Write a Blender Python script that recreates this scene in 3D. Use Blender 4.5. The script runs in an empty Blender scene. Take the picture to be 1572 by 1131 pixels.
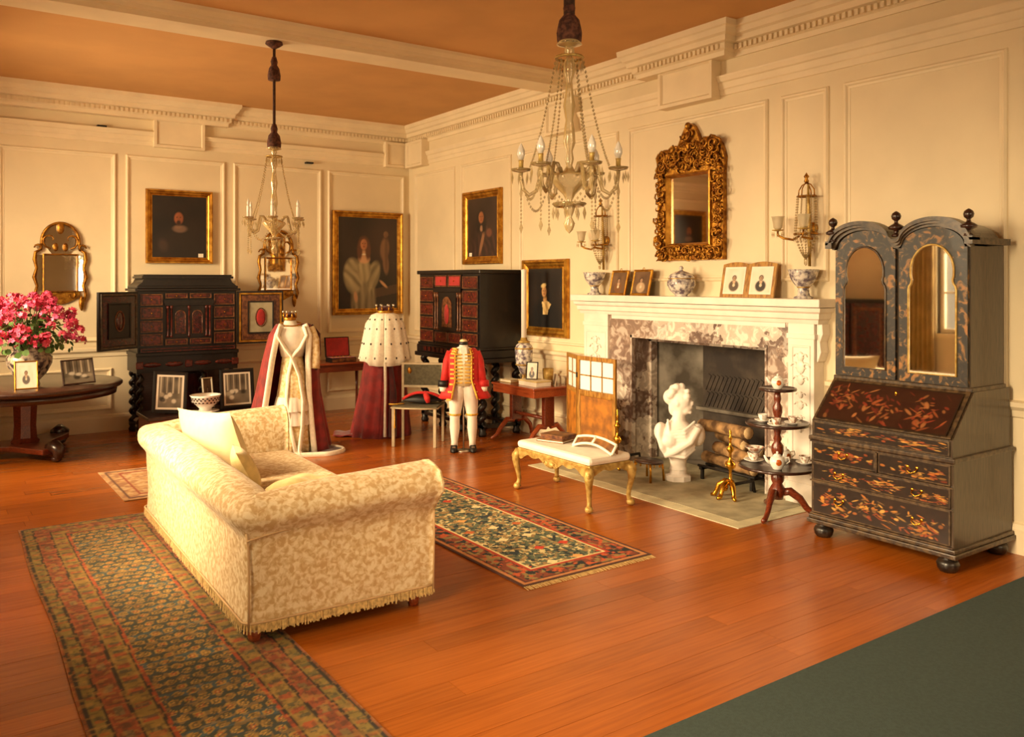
import bpy, math, random
import numpy as np
from mathutils import Matrix, Vector
R_ = random.Random(7)
NR = np.random.RandomState(5)
PI = math.pi
scene = bpy.context.scene
col = bpy.data.collections.new('drawing_room'); scene.collection.children.link(col)
def L(h):                                   # '#rrggbb' -> linear rgb
    c = [int(h[i:i+2], 16)/255 for i in (1, 3, 5)]
    return tuple(x/12.92 if x <= .04045 else ((x+.055)/1.055)**2.4 for x in c)

# ------------------------------------------------------------------ camera
F_PX, HOR, CX = 1302.0, 432.0, 786.0        # focal length, horizon row, centre column (1572 x 1131 frame)
CAM_H = 1.75
ANG = math.atan(911/1302.0)                 # view direction, turned from +Y towards +X
cam = bpy.data.cameras.new('camera'); camo = bpy.data.objects.new('camera', cam); col.objects.link(camo)
cam.sensor_fit = 'HORIZONTAL'; cam.sensor_width = 36
cam.lens = F_PX*36/1572
cam.shift_y = -(1131/2-HOR)/1572
cam.clip_start = .05
camo.location = (0, 0, CAM_H); camo.rotation_euler = (PI/2, 0, -ANG)
scene.camera = camo

# ------------------------------------------------------------------ world, light, exposure
w = bpy.data.worlds.new('world'); scene.world = w; w.use_nodes = True
w.node_tree.nodes['Background'].inputs[0].default_value = (*L('#ffe2b8'), 1)
w.node_tree.nodes['Background'].inputs[1].default_value = .6
XR, YB, XL, YF, ZC = 5.805, 10.889, -.74, -2.6, 3.96     # wall planes and ceiling height
WINS = [(1.6, 2.9), (5.0, 6.1), (7.95, 9.6)]               # window spans along the left wall
WZ = (1.05, 3.25)
FILL_WINS = [(.9, 2.2), (3.3, 4.6)]                           # spans of windows added behind the camera for fill light
def area(name, loc, rot, sx, sy, power, c, spread=PI):
    l = bpy.data.lights.new(name, 'AREA'); l.shape = 'RECTANGLE'; l.size = sx; l.size_y = sy
    l.energy = power; l.color = c; l.spread = spread
    o = bpy.data.objects.new(name, l); col.objects.link(o); o.location = loc; o.rotation_euler = rot
    return o
DAY = (1, .75, .44)
for i, (a, b) in enumerate(WINS):
    area('daylight_and_fill', (XL-.32, (a+b)/2, sum(WZ)/2), (0, -PI/2+.5, 0), WZ[1]-WZ[0]-.1, b-a-.1, (225, 250, 560)[i], DAY, (1.45, 1.45, 2.5)[i])
for (a, b) in FILL_WINS:  # added fill lamps, outside the made-up windows behind the camera
    area('daylight_and_fill', ((a+b)/2, YF-.32, sum(WZ)/2), (PI/2-.3, 0, 0), b-a-.1, WZ[1]-WZ[0]-.1, 62, DAY, 2.2)
vs = scene.view_settings
vs.view_transform = 'Standard'; vs.look = 'None'; vs.gamma = 1; vs.use_curve_mapping = False
vs.exposure = -.65

# ------------------------------------------------------------------ pixel -> place helpers
_V = Vector((math.sin(ANG), math.cos(ANG), 0)); _R = Vector((math.cos(ANG), -math.sin(ANG), 0))
def ray(x, y): return _V+_R*((x-CX)/F_PX)+Vector((0, 0, (HOR-y)/F_PX))
CAMP = Vector((0, 0, CAM_H))
def onz(x, y, z=0): d = ray(x, y); return CAMP+d*((z-CAM_H)/d.z)
def onx(x, y, X): d = ray(x, y); return CAMP+d*(X/d.x)
def ony(x, y, Y): d = ray(x, y); return CAMP+d*(Y/d.y)

# ------------------------------------------------------------------ materials
MATS = {}
def _new(name):
    m = bpy.data.materials.new(name); m.use_nodes = True; nt = m.node_tree
    b = nt.nodes['Principled BSDF']; MATS[name] = m
    return m, nt, b
def N(nt, t, **kw):
    n = nt.nodes.new(t)
    for k, v in kw.items():
        if hasattr(n, k): setattr(n, k, v)
        else: n.inputs[k].default_value = v
    return n
def ramp(nt, fac, stops):
    r = nt.nodes.new('ShaderNodeValToRGB'); e = r.color_ramp.elements
    while len(e) < len(stops): e.new(.5)
    for i, (p, c) in enumerate(stops): e[i].position = p; e[i].color = (*c, 1)
    nt.links.new(fac, r.inputs[0]); return r.outputs[0]
def coords(nt, scale=(1, 1, 1), kind='Object'):
    tc = nt.nodes.new('ShaderNodeTexCoord'); mp = nt.nodes.new('ShaderNodeMapping')
    mp.inputs['Scale'].default_value = scale
    nt.links.new(tc.outputs[kind], mp.inputs[0]); return mp.outputs[0]
def add_bump(nt, b, height, strength, dist=.01):
    bp = N(nt, 'ShaderNodeBump', Strength=strength, Distance=dist)
    nt.links.new(height, bp.inputs['Height']); nt.links.new(bp.outputs[0], b.inputs['Normal'])
def mat(name, c, rough=.5, metal=0, var=0, vs=8, bump=0, bs=40, coat=0, sheen=0, c2=None, detail=4, scale=(1, 1, 1)):
    m, nt, b = _new(name)
    if isinstance(c, str): c = L(c)
    if isinstance(c2, str): c2 = L(c2)
    b.inputs['Base Color'].default_value = (*c, 1); b.inputs['Roughness'].default_value = rough
    b.inputs['Metallic'].default_value = metal; b.inputs['Coat Weight'].default_value = coat
    b.inputs['Coat Roughness'].default_value = .15
    if sheen: b.inputs['Sheen Weight'].default_value = sheen
    if var or bump or c2: v = coords(nt, scale)
    if var or c2:
        n = N(nt, 'ShaderNodeTexNoise', Scale=vs, Detail=detail); nt.links.new(v, n.inputs['Vector'])
        lo = tuple(x*(1-var) for x in c); hi = c2 or tuple(min(1, x*(1+var)) for x in c)
        nt.links.new(ramp(nt, n.outputs[0], [(.38, lo), (.62, hi)]), b.inputs['Base Color'])
    if bump:
        n2 = N(nt, 'ShaderNodeTexNoise', Scale=bs, Detail=3); nt.links.new(v, n2.inputs['Vector'])
        add_bump(nt, b, n2.outputs[0], bump)
    return m
def colmat(name, rough=.5, coat=0, bump=0, bs=200, sheen=0):   # colour comes from the painted 'Col' attribute of a flat print
    m, nt, b = _new(name)
    a = N(nt, 'ShaderNodeAttribute', attribute_name='Col')
    nt.links.new(a.outputs['Color'], b.inputs['Base Color'])
    b.inputs['Roughness'].default_value = rough; b.inputs['Coat Weight'].default_value = coat; b.inputs['Coat Roughness'].default_value = .2
    if sheen: b.inputs['Sheen Weight'].default_value = sheen
    if bump:
        n2 = N(nt, 'ShaderNodeTexNoise', Scale=bs, Detail=2); nt.links.new(coords(nt), n2.inputs['Vector']); add_bump(nt, b, n2.outputs[0], bump, .004)
    return m
def wood(name, c1, c2, rough=.35, coat=.3, scale=(2, 30, 30), ns=3):
    m, nt, b = _new(name); v = coords(nt, scale)
    n = N(nt, 'ShaderNodeTexNoise', Scale=ns, Detail=5, Distortion=.6); nt.links.new(v, n.inputs['Vector'])
    nt.links.new(ramp(nt, n.outputs[0], [(.3, L(c1)), (.7, L(c2))]), b.inputs['Base Color'])
    b.inputs['Roughness'].default_value = rough; b.inputs['Coat Weight'].default_value = coat; b.inputs['Coat Roughness'].default_value = .12
    return m
WALLC = '#e6d5b2'
mat('wall', WALLC, .55, var=.05, vs=1.3, bump=.03, bs=60)
mat('trim', '#eddcba', .5, var=.04, vs=3)
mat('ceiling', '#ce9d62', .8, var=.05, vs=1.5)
# floorboards: world-space grain, a tone per board
m, nt, b = _new('floor')
geo = nt.nodes.new('ShaderNodeNewGeometry'); oi = nt.nodes.new('ShaderNodeObjectInfo')
mp = N(nt, 'ShaderNodeMapping'); mp.inputs['Scale'].default_value = (1.2, 26, 26)
cmb = nt.nodes.new('ShaderNodeCombineXYZ'); mul = N(nt, 'ShaderNodeMath', operation='MULTIPLY'); mul.inputs[1].default_value = 40
nt.links.new(oi.outputs['Random'], mul.inputs[0]); nt.links.new(mul.outputs[0], cmb.inputs[0])
nt.links.new(geo.outputs['Position'], mp.inputs[0]); nt.links.new(cmb.outputs[0], mp.inputs['Location'])
n1 = N(nt, 'ShaderNodeTexNoise', Scale=2, Detail=6, Distortion=.4); nt.links.new(mp.outputs[0], n1.inputs['Vector'])
n3 = N(nt, 'ShaderNodeTexNoise', Scale=.9, Detail=3); nt.links.new(geo.outputs['Position'], n3.inputs['Vector'])
ca = ramp(nt, n1.outputs[0], [(.25, L('#85400f')), (.75, L('#b0601c'))])
cb = ramp(nt, n3.outputs[0], [(.3, L('#8c4410')), (.7, L('#b8641c'))])
mx = N(nt, 'ShaderNodeMix', data_type='RGBA'); mx.inputs[0].default_value = .45
nt.links.new(ca, mx.inputs[6]); nt.links.new(cb, mx.inputs[7])
hsv = N(nt, 'ShaderNodeHueSaturation'); mr = N(nt, 'ShaderNodeMapRange'); mr.inputs[3].default_value = .82; mr.inputs[4].default_value = 1.12
nt.links.new(oi.outputs['Random'], mr.inputs[0]); nt.links.new(mr.outputs[0], hsv.inputs['Value']); nt.links.new(mx.outputs[2], hsv.inputs['Color'])
nt.links.new(hsv.outputs[0], b.inputs['Base Color'])
rr = ramp(nt, n3.outputs[0], [(.3, (.25,)*3), (.75, (.27,)*3)]); nt.links.new(rr, b.inputs['Roughness'])
# breccia marble of the chimneypiece
m, nt, b = _new('breccia'); v = coords(nt, (1, 1, 1))
nz = N(nt, 'ShaderNodeTexNoise', Scale=5, Detail=4); nt.links.new(v, nz.inputs['Vector'])
mxv = N(nt, 'ShaderNodeMix', data_type='RGBA'); mxv.inputs[0].default_value = .35
nt.links.new(v, mxv.inputs[6]); nt.links.new(nz.outputs['Color'], mxv.inputs[7])
vo = N(nt, 'ShaderNodeTexVoronoi', Scale=4.6); nt.links.new(mxv.outputs[2], vo.inputs['Vector'])
sp = nt.nodes.new('ShaderNodeSeparateColor'); nt.links.new(vo.outputs['Color'], sp.inputs[0])
c1 = ramp(nt, sp.outputs[0], [(0, L('#f3eadc')), (.34, L('#e6d8c8')), (.38, L('#8c7468')), (.6, L('#a48c7c')), (.62, L('#6e5c54')), (.78, L('#8a7064')), (1, L('#f0e6da'))])
n4 = N(nt, 'ShaderNodeTexNoise', Scale=11, Detail=6, Distortion=1.2); nt.links.new(v, n4.inputs['Vector'])
c2 = ramp(nt, n4.outputs[0], [(.42, L('#5d4c46')), (.5, L('#a08a7c')), (.58, L('#f2eadf'))])
mm = N(nt, 'ShaderNodeMix', data_type='RGBA'); mm.inputs[0].default_value = .38
nt.links.new(c1, mm.inputs[6]); nt.links.new(c2, mm.inputs[7]); nt.links.new(mm.outputs[2], b.inputs['Base Color'])
b.inputs['Roughness'].default_value = .22
mat('white_marble', '#efe6da', .35, var=.05, vs=6)
mat('stone', '#a9a184', .6, var=.2, vs=6, bump=.1, bs=50)
mat('stone_pale', '#cfc6a2', .55, var=.1, vs=8)
mat('plaster', '#efe6dc', .6, var=.03, vs=10, bump=.03, bs=80)
mat('firebox_grey', '#8c8478', .9, c2='#4a4238', vs=3.5)
mat('soot', '#2a211c', .8, c2='#453a30', vs=5, bump=.2, bs=30)
mat('iron', '#1d1815', .6, var=.3, vs=20)
mat('log', '#b08a5c', .9, c2='#5a4028', vs=9, bump=.4, bs=25)
mat('log_end', '#d9b98a', .9, var=.2, vs=20)
mat('brass', '#c99433', .25, metal=1, var=.2, vs=20)
mat('gilt', '#b9842f', .38, metal=.85, c2='#7a4a18', vs=22, bump=.5, bs=60)
mat('gilt_bright', '#cf9a3c', .35, metal=.8, c2='#a06a22', vs=14, bump=.15, bs=60)
mat('gilt_pale', '#c9ab62', .45, metal=.35, c2='#a5803c', vs=25, bump=.2, bs=80)
mat('mirror', (.86, .84, .8), .03, metal=1)
mat('ebony', '#140d0a', .42, var=.3, vs=15, coat=.08)
mat('tortoise', '#4e150e', .25, c2='#1c0806', vs=30, coat=.5)
mat('red_inlay', '#6a2417', .35, c2='#30100b', vs=40)
mat('gold_inlay', '#80502c', .4, c2='#4a2416', vs=30)
wood('mahogany', '#4e1c10', '#82391c', .3, .4)
wood('dark_wood', '#23120c', '#41241a', .32, .4)
wood('red_wood', '#7c3116', '#a8532a', .3, .4)
wood('lac_side', '#2c2118', '#50402e', .35, .3, (30, 30, 3))
mat('lacquer', '#191310', .35, c2='#3a2c20', vs=12, coat=.2)
mat('lac_edge', '#5a4730', .4, c2='#2e2117', vs=30, coat=.2)
# slip-cover damask
m, nt, b = _new('damask'); v = coords(nt, (1, 1, 1))
n1 = N(nt, 'ShaderNodeTexNoise', Scale=34, Detail=4, Distortion=.5); nt.links.new(v, n1.inputs['Vector'])
cc = ramp(nt, n1.outputs[0], [(.4, L('#c09e6c')), (.5, L('#d2b88c')), (.6, L('#e0cda8'))])
nt.links.new(cc, b.inputs['Base Color']); b.inputs['Roughness'].default_value = .75; b.inputs['Sheen Weight'].default_value = .15
n2 = N(nt, 'ShaderNodeTexNoise', Scale=6, Detail=3, Distortion=.8); nt.links.new(v, n2.inputs['Vector']); add_bump(nt, b, n2.outputs[0], .35, .02)
mat('fringe', '#c8a86c', .85, var=.25, vs=60)
mat('piping', '#c2a074', .8)
mat('cushion_cream', '#e0cd9e', .8, var=.04, vs=20, bump=.1, bs=20, sheen=.2)
mat('cushion_gold', '#d8c184', .75, var=.1, vs=18, bump=.2, bs=30, sheen=.2)
mat('white_silk', '#f3e9d8', .6, var=.04, vs=20)
mat('ermine', '#f2e8d2', .9, var=.06, vs=40, bump=.3, bs=90, sheen=.3)
mat('ermine_tail', '#181210', .9)
mat('crimson', '#7c1410', .75, var=.25, vs=10, sheen=.2)
mat('dark_crimson', '#4c0d0d', .8, var=.3, vs=10, sheen=.3)
mat('scarlet', '#c41a14', .7, var=.12, vs=14, sheen=.1)
mat('gold_lace', '#d9a63a', .5, metal=.3, var=.25, vs=60)
mat('gown_gold', '#cda868', .6, c2='#ecd9b0', vs=30)
mat('white_cloth', '#efe2d2', .7, var=.04, vs=15)
mat('black', '#100d0c', .5, var=.2, vs=20)
mat('chair_frame', '#b9a888', .45, metal=.2, var=.1, vs=15)
mat('chair_fabric', '#5b5540', .85, var=.2, vs=40)
mat('porcelain', '#f4efe6', .18, var=.02, vs=10)
mat('porcelain_fig', '#f2ece0', .2, c2='#9a6a52', vs=34, detail=1)
mat('porcelain_blue', '#ece6dc', .2, c2='#6f6472', vs=26, detail=2)
mat('vase_dark', '#3b2f33', .25, c2='#b9a690', vs=20, detail=2)
mat('saucer', '#f4efe6', .2)
mat('orange_glaze', '#c4601a', .3, var=.3, vs=40)
mat('amber_silk', '#b87420', .6, c2='#84521a', vs=9, detail=3)
mat('screen_wood', '#b98a3e', .4, c2='#8a5c22', vs=9, coat=.2, scale=(6, 6, 1))
mat('book_brown', '#8a5a22', .6, c2='#5a3415', vs=18)
mat('paper', '#efe6d2', .8, var=.03, vs=30)
mat('cord_brown', '#4a3024', .9, var=.3, vs=60)
mat('tassel_brown', '#6a4030', .9, c2='#3c2018', vs=50)
mat('candle', '#f6efe2', .5)
mat('green_carpet', '#303e3a', .95, var=.12, vs=60, bump=.3, bs=200)
mat('curtain', '#b99a58', .85, var=.15, vs=6, sheen=.2)
mat('leaf', '#4c6a2c', .6, var=.35, vs=12)
mat('petal', '#c62a5c', .6, c2='#e0607e', vs=14)
mat('petal_red', '#c2273c', .6, c2='#d84a70', vs=14)
mat('photo_mount', '#efe6d4', .6)
mat('silver', '#cfc6b4', .3, metal=.9)
mat('red_velvet', '#a8201c', .8, var=.15, vs=20, sheen=.3)
mat('label_card', '#f0e8d6', .7)
for nm, r_, co in (('paint', .45, .25), ('photo', .4, 0), ('lacquer_paint', .32, .4), ('rug', .95, 0), ('lustre_paint', .3, .3)):
    colmat(nm, r_, co, .25 if nm == 'rug' else 0, 260)
# crystal and window glass
def glassmat(name, tint, clear, rough=.05, white=.0):
    m, nt, b = _new(name); out = nt.nodes['Material Output']
    b.inputs['Base Color'].default_value = (*tint, 1); b.inputs['Roughness'].default_value = rough; b.inputs['Metallic'].default_value = .1
    b.inputs['Specular IOR Level'].default_value = 1.0
    tr = N(nt, 'ShaderNodeBsdfTransparent'); tr.inputs[0].default_value = (1, 1, 1, 1)
    lw = N(nt, 'ShaderNodeFresnel', IOR=1.5); ad = N(nt, 'ShaderNodeMath', operation='ADD', use_clamp=True); ad.inputs[1].default_value = 1-clear
    nt.links.new(lw.outputs[0], ad.inputs[0])
    mxs = nt.nodes.new('ShaderNodeMixShader'); nt.links.new(ad.outputs[0], mxs.inputs[0])
    nt.links.new(tr.outputs[0], mxs.inputs[1]); nt.links.new(b.outputs[0], mxs.inputs[2]); nt.links.new(mxs.outputs[0], out.inputs[0])
    return m
glassmat('window_glass', (.9, .9, .88), .97)
glassmat('crystal', L('#cdb27c'), .62, .06)
glassmat('glass_shade', L('#f0e2c0'), .45, .1)
glassmat('bulb', L('#f6efe4'), .25, .15)

# ------------------------------------------------------------------ mesh builder
class B:
    def __init__(s): s.v = []; s.f = []; s.s = []
    def add(s, vs_, fs, smooth=False, M=None):
        o = len(s.v)
        if M is not None: vs_ = [tuple(M @ Vector(p)) for p in vs_]
        s.v.extend(tuple(p) for p in vs_); s.f.extend(tuple(i+o for i in f) for f in fs); s.s.extend([smooth]*len(fs)); return s
    def box(s, x0, y0, z0, x1, y1, z1, M=None):
        vs_ = [(x, y, z) for z in (z0, z1) for y in (y0, y1) for x in (x0, x1)]
        return s.add(vs_, [(0, 2, 3, 1), (4, 5, 7, 6), (0, 1, 5, 4), (2, 6, 7, 3), (0, 4, 6, 2), (1, 3, 7, 5)], False, M)
    def cbox(s, c, d, M=None):
        return s.box(c[0]-d[0]/2, c[1]-d[1]/2, c[2]-d[2]/2, c[0]+d[0]/2, c[1]+d[1]/2, c[2]+d[2]/2, M)
    def lathe(s, prof, n=20, c=(0, 0, 0), M=None, smooth=True, sx=1, sy=1, a0=0, a1=2*PI, wob=None):
        full = abs(a1-a0-2*PI) < 1e-6; k = n if full else n+1; vs_ = []; fs = []
        for j, (r, z) in enumerate(prof):
            for i in range(k):
                a = a0+(a1-a0)*i/n; q = r*(wob(a, j) if wob else 1)
                vs_.append((c[0]+q*math.cos(a)*sx, c[1]+q*math.sin(a)*sy, c[2]+z))
        for j in range(len(prof)-1):
            for i in range(n):
                i2 = (i+1) % k if full else i+1
                fs.append((j*k+i, j*k+i2, (j+1)*k+i2, (j+1)*k+i))
        if full:
            if prof[0][0] > 1e-5: fs.append(tuple(range(k-1, -1, -1)))
            if prof[-1][0] > 1e-5: fs.append(tuple((len(prof)-1)*k+i for i in range(k)))
        return s.add(vs_, fs, smooth, M)
    def loft(s, secs, n=16, smooth=True, M=None, cap=True, wob=None):      # secs: (cx, cy, z, rx, ry)
        vs_ = []; fs = []
        for j, (cx, cy, z, rx, ry) in enumerate(secs):
            for i in range(n):
                a = 2*PI*i/n; q = wob(a, j) if wob else 1
                vs_.append((cx+rx*q*math.cos(a), cy+ry*q*math.sin(a), z))
        for j in range(len(secs)-1):
            for i in range(n):
                i2 = (i+1) % n; fs.append((j*n+i, j*n+i2, (j+1)*n+i2, (j+1)*n+i))
        if cap: fs.append(tuple(range(n-1, -1, -1))); fs.append(tuple((len(secs)-1)*n+i for i in range(n)))
        return s.add(vs_, fs, smooth, M)
    def tube(s, pts, r, n=8, closed=False, smooth=True, M=None, flat=1):
        pts = [Vector(p) for p in pts]; m = len(pts)
        rs = r if hasattr(r, '__len__') else [r]*m
        vs_ = []; fs = []; prev = None
        for i, p in enumerate(pts):
            if closed: t = pts[(i+1) % m]-pts[i-1]
            else: t = pts[min(i+1, m-1)]-pts[max(i-1, 0)]
            if t.length < 1e-9: t = Vector((0, 0, 1))
            t.normalize()
            if prev is None:
                u = t.cross(Vector((0, 0, 1)))
                if u.length < .1: u = t.cross(Vector((0, 1, 0)))
            else: u = prev-t*prev.dot(t)
            if u.length < 1e-6: u = t.cross(Vector((1, 0, 0)))
            u.normalize(); prev = u; w_ = t.cross(u)
            for k in range(n):
                a = 2*PI*k/n; vs_.append(p+u*(rs[i]*math.cos(a)*flat)+w_*(rs[i]*math.sin(a)))
        for i in range(m if closed else m-1):
            i2 = (i+1) % m
            for k in range(n):
                k2 = (k+1) % n; fs.append((i*n+k, i*n+k2, i2*n+k2, i2*n+k))
        if not closed: fs.append(tuple(range(n-1, -1, -1))); fs.append(tuple((m-1)*n+k for k in range(n)))
        return s.add(vs_, fs, smooth, M)
    def sph(s, c, r, nu=12, nv=8, M=None, smooth=True):
        rx, ry, rz = r if hasattr(r, '__len__') else (r, r, r)
        vs_ = [(c[0], c[1], c[2]-rz)]
        for j in range(1, nv):
            b_ = -PI/2+PI*j/nv
            for i in range(nu):
                a = 2*PI*i/nu; vs_.append((c[0]+rx*math.cos(a)*math.cos(b_), c[1]+ry*math.sin(a)*math.cos(b_), c[2]+rz*math.sin(b_)))
        vs_.append((c[0], c[1], c[2]+rz)); t = len(vs_)-1; fs = []
        for i in range(nu):
            i2 = (i+1) % nu; fs.append((0, 1+i2, 1+i)); fs.append((t, t-nu+i, t-nu+i2))
            for j in range(nv-2): a = 1+j*nu; fs.append((a+i, a+i2, a+nu+i2, a+nu+i))
        return s.add(vs_, fs, smooth, M)
    def bead(s, c, r, h=None):                                            # small faceted drop
        h = h or r; x, y, z = c
        return s.add([(x+r, y, z), (x, y+r, z), (x-r, y, z), (x, y-r, z), (x, y, z+h), (x, y, z-h)],
                     [(0, 1, 4), (1, 2, 4), (2, 3, 4), (3, 0, 4), (1, 0, 5), (2, 1, 5), (3, 2, 5), (0, 3, 5)])
    def prism(s, poly, y0, y1, M=None, smooth=False):                     # polygon in x,z extruded along y (y0 front)
        n = len(poly); vs_ = [(x, y0, z) for x, z in poly]+[(x, y1, z) for x, z in poly]
        fs = [tuple(range(n)), tuple(range(2*n-1, n-1, -1))]+[(i, n+i, n+(i+1) % n, (i+1) % n) for i in range(n)]
        return s.add(vs_, fs, smooth, M)
    def flat(s, poly, z0, z1, M=None):                                    # polygon in x,y extruded along z
        n = len(poly); vs_ = [(x, y, z0) for x, y in poly]+[(x, y, z1) for x, y in poly]
        fs = [tuple(range(n-1, -1, -1)), tuple(range(n, 2*n))]+[(i, (i+1) % n, n+(i+1) % n, n+i) for i in range(n)]
        return s.add(vs_, fs, False, M)
    def frame(s, x0, z0, x1, z1, prof, M=None, close=False):              # prof: (inset, y) swept round a rectangle
        vs_ = []; fs = []
        for d, y in prof: vs_ += [(x0+d, y, z0+d), (x1-d, y, z0+d), (x1-d, y, z1-d), (x0+d, y, z1-d)]
        m = len(prof)
        for j in range(m if close else m-1):
            j2 = (j+1) % m
            for i in range(4): fs.append((j*4+i, j*4+(i+1) % 4, j2*4+(i+1) % 4, j2*4+i))
        return s.add(vs_, fs, False, M)
    def sweep(s, path, prof, closed=False, smooth=True, cap=True):        # path: (x, y, nx, ny) ; prof: (out, z)
        n = len(prof); vs_ = []; fs = []; m = len(path)
        for (x, y, nx, ny) in path:
            for (o, z) in prof: vs_.append((x+nx*o, y+ny*o, z))
        for i in range(m if closed else m-1):
            i2 = (i+1) % m
            for j in range(n-1): fs.append((i*n+j, i2*n+j, i2*n+j+1, i*n+j+1))
        if cap and not closed: fs.append(tuple(range(n-1, -1, -1))); fs.append(tuple((m-1)*n+j for j in range(n)))
        return s.add(vs_, fs, smooth)
    def scroll(s, c, r, r0=.012, start=0, turns=1.1, sgn=1, n=9, k=5, y=0, taper=.35):  # carved C-scroll lying in the x,z plane
        pts = []; rs = []
        for i in range(n):
            t = i/(n-1); a = start+sgn*2*PI*turns*t; q = r*(1-.8*t)
            pts.append((c[0]+q*math.cos(a), y-.3*r0*math.sin(PI*t), c[1]+q*math.sin(a))); rs.append(r0*(1-(1-taper)*abs(2*t-.7)))
        return s.tube(pts, [max(.3*r0, q) for q in rs], k)

def mk(name, bld, m, parent=None, loc=None, rotz=0, bevel=0, subsurf=0):
    me = bpy.data.meshes.new(name); me.from_pydata(bld.v, [], bld.f)
    me.polygons.foreach_set('use_smooth', bld.s); me.materials.append(MATS[m])
    o = bpy.data.objects.new(name, me); col.objects.link(o)
    if parent is not None: o.parent = parent
    if loc is not None: o.location = loc
    o.rotation_euler[2] = rotz
    if bevel:
        bm = o.modifiers.new('bevel', 'BEVEL'); bm.width = bevel; bm.segments = 2; bm.limit_method = 'ANGLE'; bm.angle_limit = .7
    if subsurf:
        sm = o.modifiers.new('sub', 'SUBSURF'); sm.levels = sm.render_levels = subsurf
    return o
def tag(o, label, cat, group=None):
    o['label'] = label; o['category'] = cat
    if group: o['group'] = group
    return o
def struct(o): o['kind'] = 'structure'; return o
def stuff(o): o['kind'] = 'stuff'; return o
def thing(name, label, cat, loc, rotz=0, group=None):
    o = bpy.data.objects.new(name, None); col.objects.link(o); o.empty_display_size = .1
    o.location = loc; o.rotation_euler[2] = rotz
    return tag(o, label, cat, group)
def copy_tree(o, parent=None):
    c = o.copy(); col.objects.link(c); c.parent = parent
    for ch in list(o.children): copy_tree(ch, c)
    return c
def share(o, parent, loc, rotz=0, scale=None):                            # a repeat that shares its mesh
    c = o.copy(); col.objects.link(c); c.parent = parent; c.location = loc; c.rotation_euler[2] = rotz
    if scale: c.scale = scale
    return c
RW = -PI/2                                                                # things on or against the fireplace wall face -X
def Tm(x=0, y=0, z=0, rx=0, ry=0, rz=0):
    return Matrix.Translation((x, y, z)) @ Matrix.Rotation(rz, 4, 'Z') @ Matrix.Rotation(ry, 4, 'Y') @ Matrix.Rotation(rx, 4, 'X')

# ------------------------------------------------------------------ painted flat prints (pictures, woven and lacquer patterns)
def grid_print(name, w_, h_, nx, nz, fn, m, parent=None, loc=(0, 0, 0), lay=False, M=None, wave=None):
    u, v = np.meshgrid((np.arange(nx+1))/nx, (np.arange(nz+1))/nz); u = u.ravel(); v = v.ravel()
    C_ = np.clip(fn(u, v), 0, 1)
    if lay: P = np.stack([(u-.5)*w_, (v-.5)*h_, np.zeros_like(u) if wave is None else wave(u, v)], 1)
    else: P = np.stack([(u-.5)*w_, np.zeros_like(u), v*h_], 1)
    if M is not None: P = np.array([tuple(M @ Vector(p)) for p in P])
    i = np.arange(nx); j = np.arange(nz); ii, jj = np.meshgrid(i, j); a = (jj*(nx+1)+ii).ravel()
    Fc = np.stack([a, a+1, a+nx+2, a+nx+1], 1)
    me = bpy.data.meshes.new(name); me.from_pydata(P.tolist(), [], Fc.tolist())
    ca = me.color_attributes.new('Col', 'FLOAT_COLOR', 'POINT')
    ca.data.foreach_set('color', np.concatenate([C_, np.ones((len(u), 1))], 1).astype(np.float32).ravel())
    me.materials.append(MATS[m]); o = bpy.data.objects.new(name, me); col.objects.link(o)
    if parent is not None: o.parent = parent
    o.location = loc
    return o
def ell(u, v, cu, cv, ru, rv, rot=0, soft=.25):
    c, s = math.cos(rot), math.sin(rot); x = (u-cu)*c+(v-cv)*s; y = -(u-cu)*s+(v-cv)*c
    d = np.sqrt((x/ru)**2+(y/rv)**2); return np.clip((1-d)/soft+.5, 0, 1)
def poly_in(u, v, pts):
    ins = np.zeros(u.shape, bool); n = len(pts)
    for i in range(n):
        (x0, y0), (x1, y1) = pts[i], pts[(i+1) % n]
        c = ((y0 > v) != (y1 > v)) & (u < (x1-x0)*(v-y0)/((y1-y0) or 1e-9)+x0); ins ^= c
    return ins.astype(float)
def over(C_, m_, c): c = np.array(L(c) if isinstance(c, str) else c); return C_*(1-m_[:, None])+c[None]*m_[:, None]
def nz2(u, v, f, seed):                                                   # cheap smooth value noise
    g = np.random.RandomState(seed).rand(64, 64); x = u*f; y = v*f
    xi = np.floor(x).astype(int); yi = np.floor(y).astype(int); fx = x-xi; fy = y-yi; fx = fx*fx*(3-2*fx); fy = fy*fy*(3-2*fy)
    q = lambda a, b_: g[b_ % 64, a % 64]
    return (q(xi, yi)*(1-fx)+q(xi+1, yi)*fx)*(1-fy)+(q(xi, yi+1)*(1-fx)+q(xi+1, yi+1)*fx)*fy

# ================================================================== the room
# floor of long boards running along X
fl = B(); fl.box(XL-.1, YF-.1, -.12, XR+.1, YB+.1, -.014); floor = struct(mk('floor', fl, 'dark_wood'))
pb = B(); pb.box(0, 0, -.02, 1, 1, 0); plank0 = None; BW = .145; r = 0; y = YF
while y < YB-.01:
    xs = [XL, XL+1.2+R_.random()*1.6, XL+3.8+R_.random()*1.4, XR]; y1 = min(y+BW, YB)
    for a, b_ in zip(xs[:-1], xs[1:]):
        if plank0 is None: p = plank0 = mk('plank', pb, 'floor', floor)
        else: p = plank0.copy(); col.objects.link(p)
        p.location = (a+.0008, y+.0008, R_.uniform(-.0006, 0)); p.scale = (b_-a-.0016, y1-y-.0016, 1)
    y = y1
c = B(); c.box(XL-.1, YF-.1, ZC, XR+.1, YB+.1, ZC+.1); ceiling = struct(mk('ceiling', c, 'ceiling'))

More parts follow.
